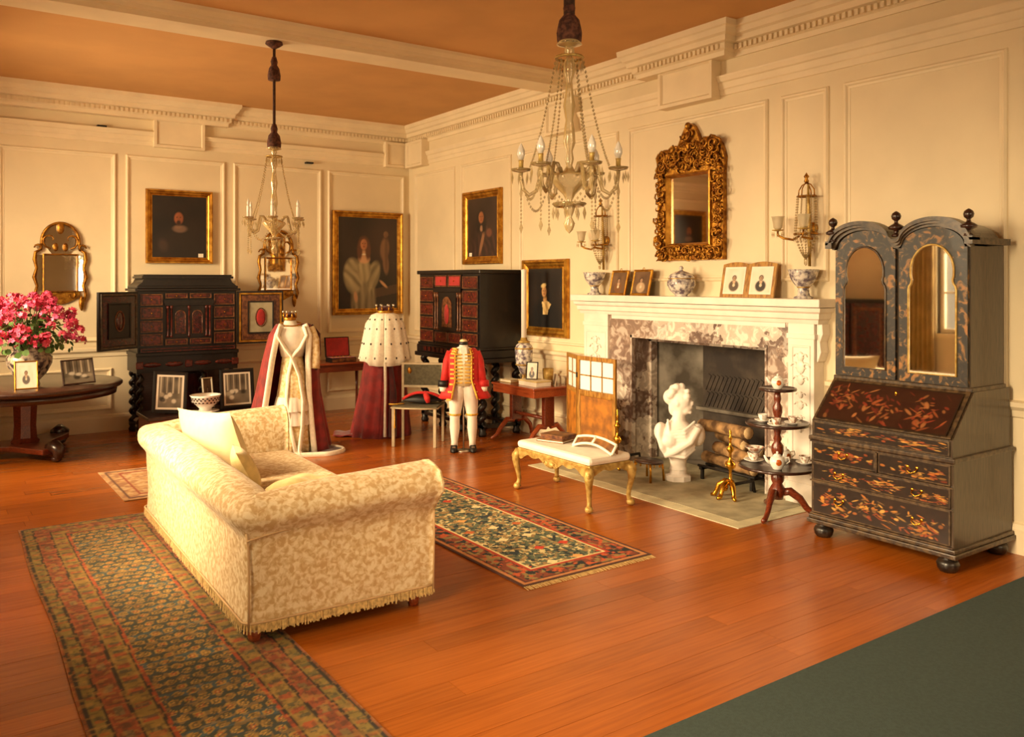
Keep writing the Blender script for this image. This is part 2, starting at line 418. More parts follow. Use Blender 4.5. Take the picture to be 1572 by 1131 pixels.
def mitre(pts):                                   # world polyline -> sweep path, room side on the left-hand normal
    P = [Vector(p) for p in pts]; out = []
    for i, p in enumerate(P):
        ns = []
        if i > 0: d = (P[i]-P[i-1]).normalized(); ns.append(Vector((-d.y, d.x)))
        if i < len(P)-1: d = (P[i+1]-P[i]).normalized(); ns.append(Vector((-d.y, d.x)))
        n = ns[0] if len(ns) == 1 else (ns[0]+ns[1])/(1+ns[0].dot(ns[1]))
        out.append((p.x, p.y, n.x, n.y))
    return out
CORN = [(0, 3.69), (.02, 3.69), (.025, 3.73), (.05, 3.745), (.05, 3.79), (.085, 3.80), (.09, 3.845), (.115, 3.86), (.135, 3.90), (.15, 3.91), (.155, 3.96), (0, 3.96)]
ARCH = [(0, 3.38), (.012, 3.385), (.015, 3.43), (.025, 3.44), (.03, 3.49), (.045, 3.50), (.06, 3.535), (.062, 3.55), (0, 3.555)]
DADO = [(0, .87), (.012, .88), (.018, .92), (.045, .945), (.048, .975), (0, .985)]
BASE = [(0, 0), (.03, 0), (.03, .16), (.018, .19), (0, .2)]
PANEL = [(0, 0), (.002, -.014), (.014, -.026), (.026, -.022), (.036, -.008), (.052, -.004), (.056, .004)]
def run(name, parent, pts, prof): return mk(name, B().sweep(mitre(pts), prof, smooth=False), 'trim', parent)
def dentils(parent, pts, step=.052):
    d = B()
    for (ax, ay, nx, ny), (bx, by, _, _) in zip(mitre(pts)[:-1], mitre(pts)[1:]):
        t = Vector((bx-ax, by-ay)); ln = t.length; t.normalize(); n = Vector((-t.y, t.x))
        if ln < .3: continue
        for i in range(int(ln/step)):
            q = Vector((ax, ay))+t*(step*(i+.5))
            M = Matrix.Translation((q.x, q.y, 3.765)) @ Matrix.Rotation(math.atan2(t.y, t.x), 4, 'Z')
            d.box(-.014, .04, -.022, .014, .068, .022, M)
    return stuff(mk('dentil_course', d, 'trim', parent))
def panels(parent, spans, z0, z1, M):
    for a, b_ in spans: mk('panel_moulding', B().frame(a, z0, b_, z1, PANEL, M), 'trim', parent)

# back wall (Y = YB): a slightly broken-forward bay with a frieze block on the left
b = B(); b.box(XL-.15, YB, 0, XR+.6, YB+.15, ZC); b.box(XL, YB-.05, 0, 2.1, YB+.01, .885); wall_back = struct(mk('wall_back', b, 'wall'))
MB_ = Tm(0, YB, 0)
panels(wall_back, [(.72, 1.91), (2.017, 3.178), (3.284, 4.465), (4.559, 5.72), (-.62, .6)], 1.05, 3.26, MB_)
panels(wall_back, [(.65, 1.86), (-.62, .5)], .25, .74, Tm(0, YB-.05, 0)); panels(wall_back, [(2.3, 4.4), (4.55, 5.7)], .25, .74, MB_)
cb = [(XR, YB), (3.17, YB), (3.17, YB-.09), (XL, YB-.09)]
run('cornice', wall_back, cb, CORN); dentils(wall_back, cb); run('architrave', wall_back, [(XR, YB), (XL, YB)], ARCH)
mk('cornice_backing', B().box(XL, YB-.09, 3.69, 3.17, YB, ZC), 'trim', wall_back)
run('dado_rail', wall_back, [(XR, YB), (2.1, YB), (2.1, YB-.05), (XL, YB-.05)], DADO)
for a, b_ in ((2.32, 2.91), (5.39, 5.74)):
    k = B(); k.box(a, YB-.07, 3.37, b_, YB, 3.72); k.frame(a, 3.37, b_, 3.72, [(0, -.07), (0, -.088), (.03, -.088), (.04, -.072)], MB_); mk('frieze_block', k, 'trim', wall_back)
struct(run('baseboard_back', None, [(XR, YB), (2.1, YB), (2.1, YB-.05), (XL, YB-.05)], BASE))
vents = B()
for x, z in ((4.28, 3.335), (1.75, 3.56)): vents.box(x-.05, YB-.07, z-.01, x+.05, YB-.005, z+.01)
mk('vent_slot', vents, 'black', wall_back)

# fireplace wall (X = XR), open at the firebox
FY0, FY1, FZ = 4.5, 6.13, 1.23
b = B(); b.box(XR, YF-.1, 0, XR+.15, FY0, ZC); b.box(XR, FY1, 0, XR+.15, YB, ZC); b.box(XR, FY0, FZ, XR+.15, FY1, ZC)
wall_right = struct(mk('wall_right', b, 'wall'))
MR_ = Tm(XR, 0, 0, rz=RW)
sp = [(2.67, 3.86), (3.99, 4.435), (4.565, 6.258), (6.41, 8.12), (8.3, 9.44), (9.6, 10.69), (.9, 2.5), (-.9, .75), (-2.45, -1.05)]
panels(wall_right, [(-b_, -a) for a, b_ in sp if (a, b_) not in ((4.565, 6.258), (3.99, 4.435))], 1.05, 3.27, MR_)
panels(wall_right, [(-6.258, -4.565), (-4.435, -3.99)], 1.75, 3.27, MR_)
panels(wall_right, [(-b_, -a) for a, b_ in ((.9, 2.5), (2.67, 3.86), (7.0, 8.1), (8.3, 9.44), (9.6, 10.69), (-.9, .75), (-2.45, -1.05))], .25, .74, MR_)
cr = [(XR, YF), (XR, 4.93), (XR-.13, 4.93), (XR-.13, 5.98), (XR, 5.98), (XR, YB)]
run('cornice', wall_right, cr, CORN); dentils(wall_right, cr); run('architrave', wall_right, [(XR, YF), (XR, YB)], ARCH)
mk('cornice_backing', B().box(XR-.13, 4.93, 3.69, XR, 5.98, ZC), 'trim', wall_right)
for a, b_ in ((5.08, 5.74), (7.02, 7.5), (10.3, 10.78)):
    k = B(); k.box(-b_, -.1, 3.36, -a, 0, 3.72, MR_); k.frame(-b_, 3.36, -a, 3.72, [(0, -.1), (0, -.12), (.03, -.12), (.045, -.102)], MR_); mk('frieze_block', k, 'trim', wall_right)
for a, b_ in ((YF, 4.0), (6.85, YB)):
    run('dado_rail', wall_right, [(XR, a), (XR, b_)], DADO); o = run('baseboard_right', None, [(XR, a), (XR, b_)], BASE); struct(o)

# window wall on the left and the wall behind the camera (seen in the mirrors); left windows light the room, rear ones are added as fill
def win_wall(name, spans, lo, hi, M, ext):
    b = B(); xs = [lo]+[t for s_ in spans for t in s_]+[hi]
    for i in range(0, len(xs), 2): b.box(xs[i], 0, 0, xs[i+1], .15, ZC, M)
    for a, b_ in spans: b.box(a, 0, 0, b_, .15, WZ[0], M); b.box(a, 0, WZ[1], b_, .15, ZC, M)
    return struct(mk(name, b, 'wall'))
ML_ = Tm(XL, 0, 0, rz=PI/2); MF_ = Tm(0, YF, 0, rz=PI)
wall_left = win_wall('wall_left', WINS, YF-.1, YB, ML_, 0)
wall_front = win_wall('wall_front', [(-b_, -a) for a, b_ in reversed(FILL_WINS)], -XR-.1, -XL+.1, MF_, 0)
run('cornice', wall_left, [(XL, YB), (XL, YF)], CORN); run('dado_rail', wall_left, [(XL, 5.0), (XL, YF)], DADO); run('cornice', wall_front, [(XL, YF), (XR, YF)], CORN)
wn = 0
def window(a, b_, M):
    global wn; wn += 1
    w_ = struct(mk('window_%d' % wn, B().frame(a, WZ[0], b_, WZ[1], [(-.06, -.02), (-.06, -.03), (0, -.03), (.0, .12), (.06, .12), (.06, .08), (0, .08)], M), 'trim'))
    nx, nz = 3, 4
    bars = B()
    for i in range(1, nx): x = a+(b_-a)*i/nx; bars.box(x-.012, .085, WZ[0], x+.012, .12, WZ[1], M)
    for j in range(1, nz): z = WZ[0]+(WZ[1]-WZ[0])*j/nz; bars.box(a, .085, z-.012, b_, .12, z+.012, M)
    mk('glazing_bar', bars, 'trim', w_)
    for i in range(nx):
        for j in range(nz):
            x0 = a+(b_-a)*i/nx; z0 = WZ[0]+(WZ[1]-WZ[0])*j/nz
            mk('pane', B().box(x0+.013, .1, z0+.013, x0+(b_-a)/nx-.013, .104, z0+(WZ[1]-WZ[0])/nz-.013, M), 'window_glass', w_)
    return w_
for a, b_ in WINS: window(a, b_, ML_)
for a, b_ in FILL_WINS: window(-b_, -a, MF_)  # added windows that only carry the fill lamps
def curtain(x, wd, M, label):
    b = B(); n = 40; vs_ = []; fs = []
    for j, z in enumerate((.03, 1.0, 2.2, 3.3)):
        for i in range(n+1):
            t = i/n; vs_.append((x+wd*(t-.5)*(1 if j else 1.08), -.11-.045*math.sin(t*2*PI*5.5+.3*j), z))
    for j in range(3):
        for i in range(n): fs.append((j*(n+1)+i, j*(n+1)+i+1, (j+1)*(n+1)+i+1, (j+1)*(n+1)+i))
    b.add(vs_, fs, True, M); o = mk('curtain', b, 'curtain')
    sm = o.modifiers.new('thick', 'SOLIDIFY'); sm.thickness = .01
    return tag(o, label, 'curtain', 'gold curtains at the windows')
for (a, b_), wl in zip(WINS, ('window nearest the green carpet', 'window across from the chimneypiece', 'window by the round pedestal table')):
    for sx_ in (a-.16, b_+.16): curtain(sx_, .36, ML_, 'gold curtain at the %s, %s the dark cabinet' % (wl, 'edge towards' if (sx_ > (a+b_)/2) == ((a+b_)/2 < 7) else 'edge away from'))
# ceiling beam
bm_ = B(); bm_.box(XL, 7.07, 3.82, XR, 7.40, ZC)
for yy, s_ in ((7.07, -1), (7.40, 1)):
    pts = [(XL, yy), (XR, yy)] if s_ > 0 else [(XR, yy), (XL, yy)]
    bm_.sweep(mitre(pts), [(0, 3.86), (.03, 3.87), (.035, 3.90), (.07, 3.93), (.075, ZC), (0, ZC)], smooth=False)
struct(mk('trim_1', bm_, 'trim'))
# dark cabinet and a picture seen only in the mirrors
k = thing('side_cabinet', 'dark inlaid cabinet between the gold curtains on the window wall', 'cabinet', (XL+.3, 7.05, 0), PI/2)
mk('body', B().box(-.55, -.22, .45, .55, .27, 1.5), 'ebony', k)
for sx_ in (-1, 1):
    mk('door', B().box(.02 if sx_ > 0 else -.53, -.25, .5, .53 if sx_ > 0 else -.02, -.22, 1.45), 'tortoise', k)
    mk('door_panel', B().frame(*((.06, .56, .49, 1.39) if sx_ > 0 else (-.49, .56, -.06, 1.39)), [(0, -.25), (0, -.262), (.03, -.262), (.04, -.252)]), 'gold_inlay', k)
    for sy in (-.18, .22): mk('leg', B().lathe([(.03, 0), (.035, .04), (.02, .1), (.03, .25), (.02, .4), (.04, .46)], 10, (sx_*.5, sy, 0)), 'ebony', k)

# ================================================================== fireplace
FYC = 5.36
fp = thing('fireplace', 'pale carved chimneypiece with purple-grey marble slips and open hearth', 'fireplace', (XR, FYC, 0), RW)
# local x = FYC - Y, local y = X - XR
for x0, x1 in ((1.08, 1.32), (-1.45, -1.08)):
    b = B(); b.box(x0, -.125, 0, x1, 0, 1.42); b.box(x0-.015, -.14, 0, x1+.015, 0, .17); b.box(x0-.008, -.135, 1.3, x1+.012, 0, 1.34)
    b.frame(x0+.03, .24, x1-.03, 1.25, [(0, -.125), (.004, -.132), (.016, -.132), (.024, -.118)])
    p = mk('pilaster', b, 'white_marble', fp, bevel=.003)
    cxx = (x0+x1)/2
    for i, z in enumerate((1.16, 1.08, .98, .86, .78, .68, .58)):
        s_ = (1, 1.4, 1.1, .7, .9, .6, .45)[i]; o = B()
        o.sph((cxx, -.13, z), (.03*s_, .012, .04*s_), 8, 6)
        for sg in (-1, 1): o.scroll((cxx+sg*.035*s_, z), .028*s_, .008*s_, 0 if sg > 0 else PI, .8, sg, 7, 5, y=-.13)
        mk('carved_drop', o, 'white_marble', p)
    sc = B(); q = x1+.005 if x0 > 0 else x0-.005
    sc.prism([(q, 1.42), (q+.05, 1.42), (q+.055, 1.34), (q+.03, 1.28), (q+.04, 1.2), (q+.015, 1.13), (q, 1.12)] if x0 > 0 else [(q, 1.42), (q, 1.12), (q-.02, 1.13), (q-.03, 1.2), (q-.02, 1.28), (q-.03, 1.34)], -.1, 0)
    mk('scroll_bracket', sc, 'white_marble', p, bevel=.006)
b = B(); b.box(-1.08, -.1, FZ, 1.08, 0, 1.46); b.box(.86, -.1, 0, 1.08, 0, FZ); b.box(-1.08, -.1, 0, -.77, 0, FZ)
mk('marble_slip', b, 'breccia', fp)
b = B(); b.box(-.80, -.099, 0, -.764, .22, FZ); b.box(-.77, -.108, 0, -.745, -.06, FZ); b.box(.84, -.108, 0, .86, -.06, FZ); b.box(-.77, -.108, FZ-.025, .86, -.06, FZ+.0)
b.box(.854, -.099, 0, .89, .22, FZ); b.box(-.80, -.099, FZ-.006, .89, .22, FZ+.03)
b.box(-.77, .14, 0, -.73, .22, FZ); b.box(.82, .14, 0, .86, .22, FZ); b.box(-.77, .14, FZ-.07, .86, .22, FZ)
mk('marble_reveal', b, 'breccia', fp)
SH = [(-1.56, .0), (-1.56, -.2), (1.42, -.2), (1.42, 0)]
b = B(); pth = mitre([(1.36, 0.0), (1.36, -.13), (-1.5, -.13), (-1.5, 0.0)])
b.sweep(pth, [(-.05, 1.42), (.0, 1.42), (.008, 1.45), (.025, 1.46), (.028, 1.5), (.05, 1.515), (.055, 1.545), (-.05, 1.55)], smooth=False); b.box(-1.45, -.12, 1.42, 1.31, 0, 1.55)
mk('mantel_cornice', b, 'white_marble', fp)
beads = B()
for i in range(96): beads.sph((-1.46+i*.0295, -.158, 1.508), .009, 6, 4)
stuff(mk('bead_moulding', beads, 'white_marble', fp))
b = B(); b.box(-1.57, -.215, 1.55, 1.43, 0, 1.615); mk('mantel_shelf', b, 'white_marble', fp, bevel=.008)
b = B(); b.box(-1.04, -.108, 1.38, 1.04, -.1, 1.42); mk('slip_bead', b, 'white_marble', fp)
# firebox: splayed cheeks and iron back
b = B(); b.box(-1.0, .2, -.02, 1.1, .75, .0); b.add([(-.77, .22, 0), (-.4, .52, 0), (-.4, .52, 1.6), (-.77, .22, 1.6), (-.85, .22, 0), (-.85, .22, 1.6)], [(0, 1, 2, 3)])
b.add([(.86, .22, 0), (.55, .52, 0), (.55, .52, 1.6), (.86, .22, 1.6)], [(0, 3, 2, 1)])
mk('firebox_cheek', b, 'firebox_grey', fp)
b = B(); b.box(-.42, .52, 0, .58, .56, 1.7); b.box(-.9, .1, 1.45, .95, .6, 1.75); mk('fireback', b, 'soot', fp)
b = B()
for i in range(17):
    for j in range(2):
        M = Tm(-.36+i*.052+j*.02, .51, .6+j*.17, ry=.45 if j == 0 else .45); b.box(-.019, 0, -.08, .019, .015, .08, M)
stuff(mk('brick_herringbone', b, 'soot', fp))
b = B(); b.box(-.42, .44, .5, .58, .53, .53); mk('fireback_ledge', b, 'firebox_grey', fp)
# hearth
MH = Tm(XR, FYC, 0, rz=RW)
h = B(); h.box(-1.17, -1.05, -.01, 1.36, -.0, .004, MH); hearth = struct(mk('trim_2', h, 'stone_pale'))
h = B(); h.box(-1.05, -.92, 0, 1.24, .25, .006, MH); mk('hearth_slab', h, 'stone', hearth)

# logs, andirons, footman, bust
def log(x0, y0, z0, x1, y1, z1, r_, label):
    x0 += .08; x1 += .08; y0 += .07; y1 += .07
    o = thing('firewood_log', label, 'log', (0, 0, 0), 0, 'logs in the fireplace')
    d = Vector((x1-x0, y1-y0, z1-z0)); n = 7
    pts = [(x0+d.x*i/n+R_.uniform(-.006, .006), y0+d.y*i/n, z0+d.z*i/n+R_.uniform(-.006, .006)) for i in range(n+1)]
    mk('bark', B().tube(pts, [r_*R_.uniform(.92, 1.05) for _ in pts], 10), 'log', o)
    e = d.normalized()*.003
    for p, s_ in ((Vector(pts[0]), -1), (Vector(pts[-1]), 1)): mk('cut_end', B().tube([p, p+e*s_], r_*.9, 10), 'log_end', o)
    o.location = (x0, y0, z0-r_)
    for ch in o.children: ch.location = (-x0, -y0, -(z0-r_))
log(5.75, 5.25, .46, 5.62, 4.62, .475, .055, 'pale birch log lying topmost on the wood pile in the fireplace')
log(5.86, 5.15, .37, 5.7, 4.72, .355, .05, 'short split log below the topmost log in the fireplace')
log(5.72, 5.05, .282, 5.6, 4.6, .271, .05, 'log with pale cut end on the middle of the pile')
log(5.9, 5.1, .283, 5.82, 4.65, .28, .05, 'log at the back of the fireplace pile')
log(5.74, 5.2, .18, 5.6, 4.55, .175, .048, 'long dark log lying lowest on the fire basket')
log(5.92, 5.2, .181, 5.8, 4.55, .181, .05, 'bottom log against the iron fireback')
g = thing('fire_grate', 'black iron fire basket under the logs in the fireplace', 'grate', (5.87, 4.91, .006))
for i in range(5): mk('bar', B().tube([(-.2+i*.1, -.31, .116), (-.2+i*.1, .31, .116)], .012, 6), 'iron', g)
for x in (-.19, .19):
    for y in (-.27, .27): mk('leg', B().box(x-.012, y-.012, 0, x+.012, y+.012, .112), 'iron', g)
for y in (-.27, .27): mk('cross_bar', B().box(-.22, y-.012, .085, .22, y+.012, .11), 'iron', g)
def andiron(x, y, label):
    a = thing('andiron', label, 'andiron', (x, y, .006), RW)
    mk('pillar', B().lathe([(.02, .1), (.03, .12), (.014, .15), (.012, .22), (.03, .245), (.035, .265), (.028, .29), (.012, .31), (.012, .36), (.03, .385), (.03, .4), (.012, .42), (.009, .46), (.018, .48), (.006, .5), (.012, .53), (0, .555)], 14), 'brass', a)
    for s_ in (-1, 0, 1):
        M = Tm(rz=s_*.95); mk('foot', B().tube([(0, 0, .13), (0, -.04, .135), (0, -.09, .1), (0, -.11, .05), (0, -.125, .02), (0, -.155, .015)], [.022, .024, .022, .018, .02, .012], 8, M=M), 'brass', a)
        o = B(); o.sph((0, -.06, .09), (.02, .03, .03), 8, 6, M); o.sph((0, -.1, .07), (.018, .018, .022), 8, 6, M); mk('foot_ornament', o, 'brass', a)
    rg = [(.05*math.cos(t*.5236), -.0, .265+.03*math.sin(t*.5236)) for t in range(12)]; mk('ring', B().tube(rg, .006, 6, True), 'brass', a)
    mk('billet_bar', B().tube([(0, .02, .1), (0, .28, .1), (0, .3, .0)], .014, 6), 'iron', a)
andiron(5.37, 4.6, 'tall brass andiron standing before the logs, beside the white bust')
andiron(5.37, 5.95, 'brass andiron whose knobs show beside the amber folding screen')
t = thing('footman', 'low brass footman stand on the hearth by the bust', 'trivet', (5.27, 5.43, .006), RW)
mk('top', B().lathe([(.0, .155), (.13, .155), (.135, .165), (.13, .175), (0, .175)], 20, sx=1.1, sy=.8), 'dark_wood', t)
for s_ in (-1, 1):
    for u in (-1, 1): mk('leg', B().tube([(s_*.09, u*.07, .16), (s_*.1, u*.075, .1), (s_*.105, u*.08, 0)], [.012, .009, .012], 6), 'brass', t)
tg = B()
for i in range(12): a = 2*PI*i/12; tg.box(-.006, -.004, .13, .006, .004, .157, Tm(.135*math.cos(a), .098*math.sin(a), 0, rz=a))
stuff(mk('apron_lobes', tg, 'brass', t))

# marble bust
bu = thing('marble_bust', 'white plaster bust of a woman with dressed hair standing on the hearth', 'bust', (5.47, 5.27, .006), -.75)
b = B()
b.loft([(0, 0, .09, .08, .07), (0, 0, .13, .068, .06), (0, 0, .18, .075, .07), (.0, .0, .24, .115, .105), (.01, 0, .32, .15, .125), (.01, 0, .4, .172, .128), (.01, .0, .45, .165, .118), (.005, .01, .49, .11, .095), (.0, .008, .525, .068, .068), (.008, 0, .56, .055, .058), (.02, -.005, .62, .052, .056)], 24)
b.sph((.17, .01, .40), (.065, .08, .1), 14, 10); b.sph((-.15, .01, .42), (.06, .08, .085), 14, 10)
b.sph((.06, -.085, .36), (.07, .06, .065), 12, 8); b.sph((-.07, -.085, .36), (.07, .06, .065), 12, 8)
H = Tm(.025, -.005, .69, rz=1.15, ry=.05) @ Matrix.Scale(1.14, 4)            # head turned to its left
b.sph((0, 0, .0), (.068, .082, .09), 18, 14, H); b.sph((0, -.04, -.045), (.042, .045, .05), 14, 10, H)
b.sph((0, -.085, -.005), (.011, .018, .022), 8, 6, H); b.sph((0, -.082, -.04), (.02, .012, .008), 8, 6, H); b.sph((0, -.075, -.075), (.018, .016, .016), 8, 6, H)
for s_ in (-1, 1):
    b.sph((s_*.028, -.07, .018), (.016, .012, .008), 8, 6, H); b.sph((s_*.068, .005, -.01), (.01, .018, .026), 8, 6, H)
for i in range(42):                                      # hair: curls over crown and a mass at the back
    a = R_.uniform(.15, PI-.15) if i < 30 else R_.uniform(0, 2*PI); e = R_.uniform(-.1, 1.35)
    b.sph((.074*math.cos(a)*math.cos(e), .015+.085*math.sin(a)*math.cos(e), .03+.088*math.sin(e)), R_.uniform(.02, .03), 8, 6, H)
b.sph((-.0, .09, .03), (.055, .055, .06), 12, 8, H); b.sph((-.0, .07, -.05), (.04, .03, .06), 10, 8, H)
for i in range(9):                                       # drapery folds
    z = .2+i*.03; b.tube([(-.155+.008*i, -.04, z+.1), (-.08, -.11, z+.03-.004*i), (.05, -.128, z+.02), (.14, -.07, z+.09)], .013, 6)
b.tube([(.17, -.07, .47), (.1, -.125, .36), (-.02, -.13, .28), (-.12, -.09, .22)], [.03, .032, .03, .02], 8)
b.tube([(-.155, -.05, .5), (-.17, -.07, .4), (-.14, -.09, .3), (-.1, -.07, .22)], [.03, .03, .028, .02], 8)
o = mk('figure', b, 'plaster', bu); rm = o.modifiers.new('fuse', 'REMESH'); rm.mode = 'VOXEL'; rm.voxel_size = .0085; rm.use_smooth_shade = True
sm = o.modifiers.new('soft', 'SMOOTH'); sm.iterations = 2; sm.factor = .4
b = B(); b.flat([(.115*math.cos(a+PI/8)*1.0, .1*math.sin(a+PI/8)) for a in [i*PI/4 for i in range(8)]], 0, .045); b.loft([(0, 0, .045, .1, .09), (0, 0, .06, .075, .07), (0, 0, .1, .07, .065)], 16)
mk('socle', b, 'plaster', bu, bevel=.003)

# ================================================================== bureau bookcase
m, nt, b = _new('chinoiserie'); v = coords(nt, (1, 1, 1))
n1 = N(nt, 'ShaderNodeTexNoise', Scale=16, Detail=5, Distortion=1.4); nt.links.new(v, n1.inputs['Vector'])
nt.links.new(ramp(nt, n1.outputs[0], [(.45, L('#171210')), (.54, L('#33281d')), (.6, L('#7d5a2c')), (.68, L('#a06a34'))]), b.inputs['Base Color'])
b.inputs['Roughness'].default_value = .42; b.inputs['Coat Weight'].default_value = .1
def chinois(seed, asp, ncl=3, base='#15100d', red=False):
    rs = np.random.RandomState(seed)
    def fn(u, v):
        C_ = np.tile(np.array(L(base)), (len(u), 1)); C_ = over(C_, nz2(u*asp, v, 7, seed)*.35, '#3a2416')
        pal = ['#b06a2a', '#c88a3c', '#8e3c1c', '#d0a050', '#7a5a30', '#a04a20'] if not red else ['#7a3020', '#8c4a2a', '#5e241a', '#966038']
        for k in range(ncl):
            cu = (k+.5)/ncl+rs.uniform(-.08, .08); cv = rs.uniform(.3, .55)
            for i in range(44):
                a = cu+rs.normal(0, .11/ncl*2.2); b_ = cv+rs.normal(0, .2)
                su = rs.uniform(.008, .026)/ncl*2; sv = rs.uniform(.025, .08)
                C_ = over(C_, ell(u, v, a, np.clip(b_, .08, .9), su, sv, rs.uniform(-.6, .6), .5)*rs.uniform(.4, .95), pal[rs.randint(len(pal))])
            for i in range(7):                       # twigs and ground lines
                a = cu+rs.normal(0, .2/ncl); b_ = cv+rs.normal(0, .2); C_ = over(C_, ell(u, v, a, np.clip(b_, .1, .9), .05/ncl, .014, rs.uniform(-.5, .5), .6)*.7, pal[rs.randint(len(pal))])
        e = np.minimum(np.minimum(u*asp, (1-u)*asp), np.minimum(v, 1-v)); C_ = over(C_, (e < .035).astype(float), '#221812')
        return C_
    return fn
BX, BYC = 5.05, 3.12
bu = thing('bureau_bookcase', 'tall black lacquer bureau bookcase with gilt chinoiserie and double-domed mirrored doors', 'bureau', (BX, BYC, 0), RW)
b = B(); b.box(-.49, .0, .15, .49, .72, .665); mk('chest_carcass', b, 'lac_side', bu)
b = B(); b.box(-.515, -.025, .095, .515, .722, .125); b.box(-.505, -.015, .125, .505, .72, .15); mk('base_moulding', b, 'lac_edge', bu, bevel=.006)
for x in (-.43, .43):
    for y in (.05, .65): mk('bun_foot', B().lathe([(.03, .1), (.035, .09), (.03, .082), (.055, .07), (.066, .048), (.06, .02), (.045, 0), (0, 0)][::-1], 16, (x, y, 0)), 'lacquer', bu)
b = B(); b.box(-.505, -.018, .662, .505, .722, .694); mk('waist_moulding', b, 'lac_edge', bu, bevel=.008)
b = B(); prof = [(0.0, .694), (0.0, .80), (.25, 1.07), (.70, 1.07), (.70, .694)]
vs_ = [(x, y, z) for x in (-.485, .485) for y, z in prof]; n = 5
b.add(vs_, [(0, 1, 2, 3, 4), (9, 8, 7, 6, 5)]+[(i, n+i, n+(i+1) % n, (i+1) % n) for i in range(n)]); mk('desk_case', b, 'lac_side', bu)
sl = math.atan2(.25, .27); M = Tm(0, -.004, .805, rx=-sl)
b = B(); b.box(-.475, -.008, 0, .475, .0, .362, M); fall = mk('fall_front', b, 'lac_edge', bu, bevel=.003)
grid_print('fall_painting',   .9, .325, 210, 80, chinois(31, 2.8, 3, '#2a120d', True), 'lacquer_paint', fall, M=Tm(0, -.0135, .822, rx=-sl))
mk('escutcheon', B().sph((.03, .16, 1.02), (.01, .004, .016), 8, 6), 'brass', fall)
def drawer(x0, z0, x1, z1, seed, ncl, hs):
    b = B(); b.box(x0, -.012, z0, x1, .01, z1); d = mk('drawer', b, 'lac_edge', bu, bevel=.003)
    grid_print('drawer_painting', x1-x0-.02, z1-z0-.02, int(230*(x1-x0)), int(260*(z1-z0)), chinois(seed, (x1-x0)/(z1-z0), ncl), 'lacquer_paint', d, ((x0+x1)/2, -.0135, z0+.01))
    for hx in hs:
        zc = (z0+z1)/2+.012; mk('handle', B().tube([(hx-.03, -.014, zc), (hx-.028, -.03, zc-.02), (hx, -.034, zc-.034), (hx+.028, -.03, zc-.02), (hx+.03, -.014, zc)], .0045, 6), 'brass', d)
        for s_ in (-.03, .03): mk('handle_plate', B().sph((hx+s_, -.014, zc), (.011, .005, .012), 8, 6), 'brass', d)
drawer(-.475, .168, .475, .382, 3, 3, (-.27, .27)); drawer(-.475, .392, .475, .512, 4, 3, (-.27, .27))
drawer(-.475, .525, -.01, .652, 5, 1, (-.24,)); drawer(.01, .525, .475, .652, 6, 1, (.24,))
drawer(-.47, .702, .47, .795, 8, 2, ())
b = B()
for z in (.16, .387, .518, .657): b.box(-.492, -.018, z-.005, .492, .0, z+.005)
b.box(-.005, -.018, .52, .005, 0, .657); mk('drawer_beading', b, 'lac_edge', bu)
b = B(); b.box(-.465, .25, 1.07, .465, .66, 2.0); up = mk('bookcase_carcass', b, 'lac_side', bu)
b = B(); b.box(-.48, .235, 1.065, .48, .67, 1.095); mk('mid_moulding', b, 'lac_edge', bu, bevel=.006)
def dome(x): 
    q = abs(abs(x)-.235)/.205
    return 2.0+.13*math.sqrt(max(0, 1-q*q))
xs = [-.465+.93*i/60 for i in range(61)]
b = B(); b.prism([(-.465, 1.97)]+[(.465, 1.97)]+[(x, dome(x)) for x in reversed(xs)], .25, .66); mk('domed_top', b, 'lac_side', bu)
b = B()
for off, y0, dz in ((.012, .215, .03), (.028, .195, .012), (.045, .18, -.004)):
    k = (.465+off)/.465; b.prism([(x*k, dome(x)+off*.6+.004) for x in xs]+[(x*k, dome(x)-dz) for x in reversed(xs)], y0, .27)
for s_ in (-1, 1): b.box(s_*.51 if s_ < 0 else .46, .18, 1.98, -.46 if s_ < 0 else .51, .66, 2.02)
mk('arched_cornice', b, 'lac_edge', bu)
for s_ in (-1, 1):
    xc = s_*.235; ox = [xc-.222+.444*i/30 for i in range(31)]
    d = mk('door', B().prism([(xc-.222, 1.1), (xc+.222, 1.1)]+[(x, min(dome(x)-.035, 2.2)) for x in reversed(ox)], .225, .25), 'chinoiserie', bu)
    out = [(-.155, 1.16), (.155, 1.16), (.155, 1.70), (.15, 1.72), (.138, 1.735), (.132, 1.76), (.14, 1.785)]
    out += [(.14*math.cos(PI*i/16), 1.82+.165*math.sin(PI*i/16)) for i in range(17)]+[(-.14, 1.785), (-.132, 1.76), (-.138, 1.735), (-.15, 1.72), (-.155, 1.70)]
    mk('mirror_glass', B().prism([(xc+x, z) for x, z in out], .2225, .226), 'mirror', d)
    mk('mirror_moulding', B().tube([(xc+x, .222, z) for x, z in out], .0075, 6, True), 'gilt_pale' if s_ > 0 else 'lac_edge', d)
for x, z in ((-.47, 2.06), (0, 2.075), (.47, 2.06)):
    mk('finial', B().lathe([(.028, 0), (.028, .012), (.014, .02), (.016, .04), (.046, .05), (.05, .064), (.034, .076), (.013, .088), (.011, .102), (.026, .115), (.031, .134), (.025, .152), (.009, .164), (0, .168)], 14, (x, .215, z-.03)), 'dark_wood', bu)

# ================================================================== sofa
SW, SD = 2.58, 1.0
sofa = thing('sofa', 'cream damask slip-covered sofa with rolled arms and bullion fringe', 'sofa', (1.275, 4.03, 0), -.03)
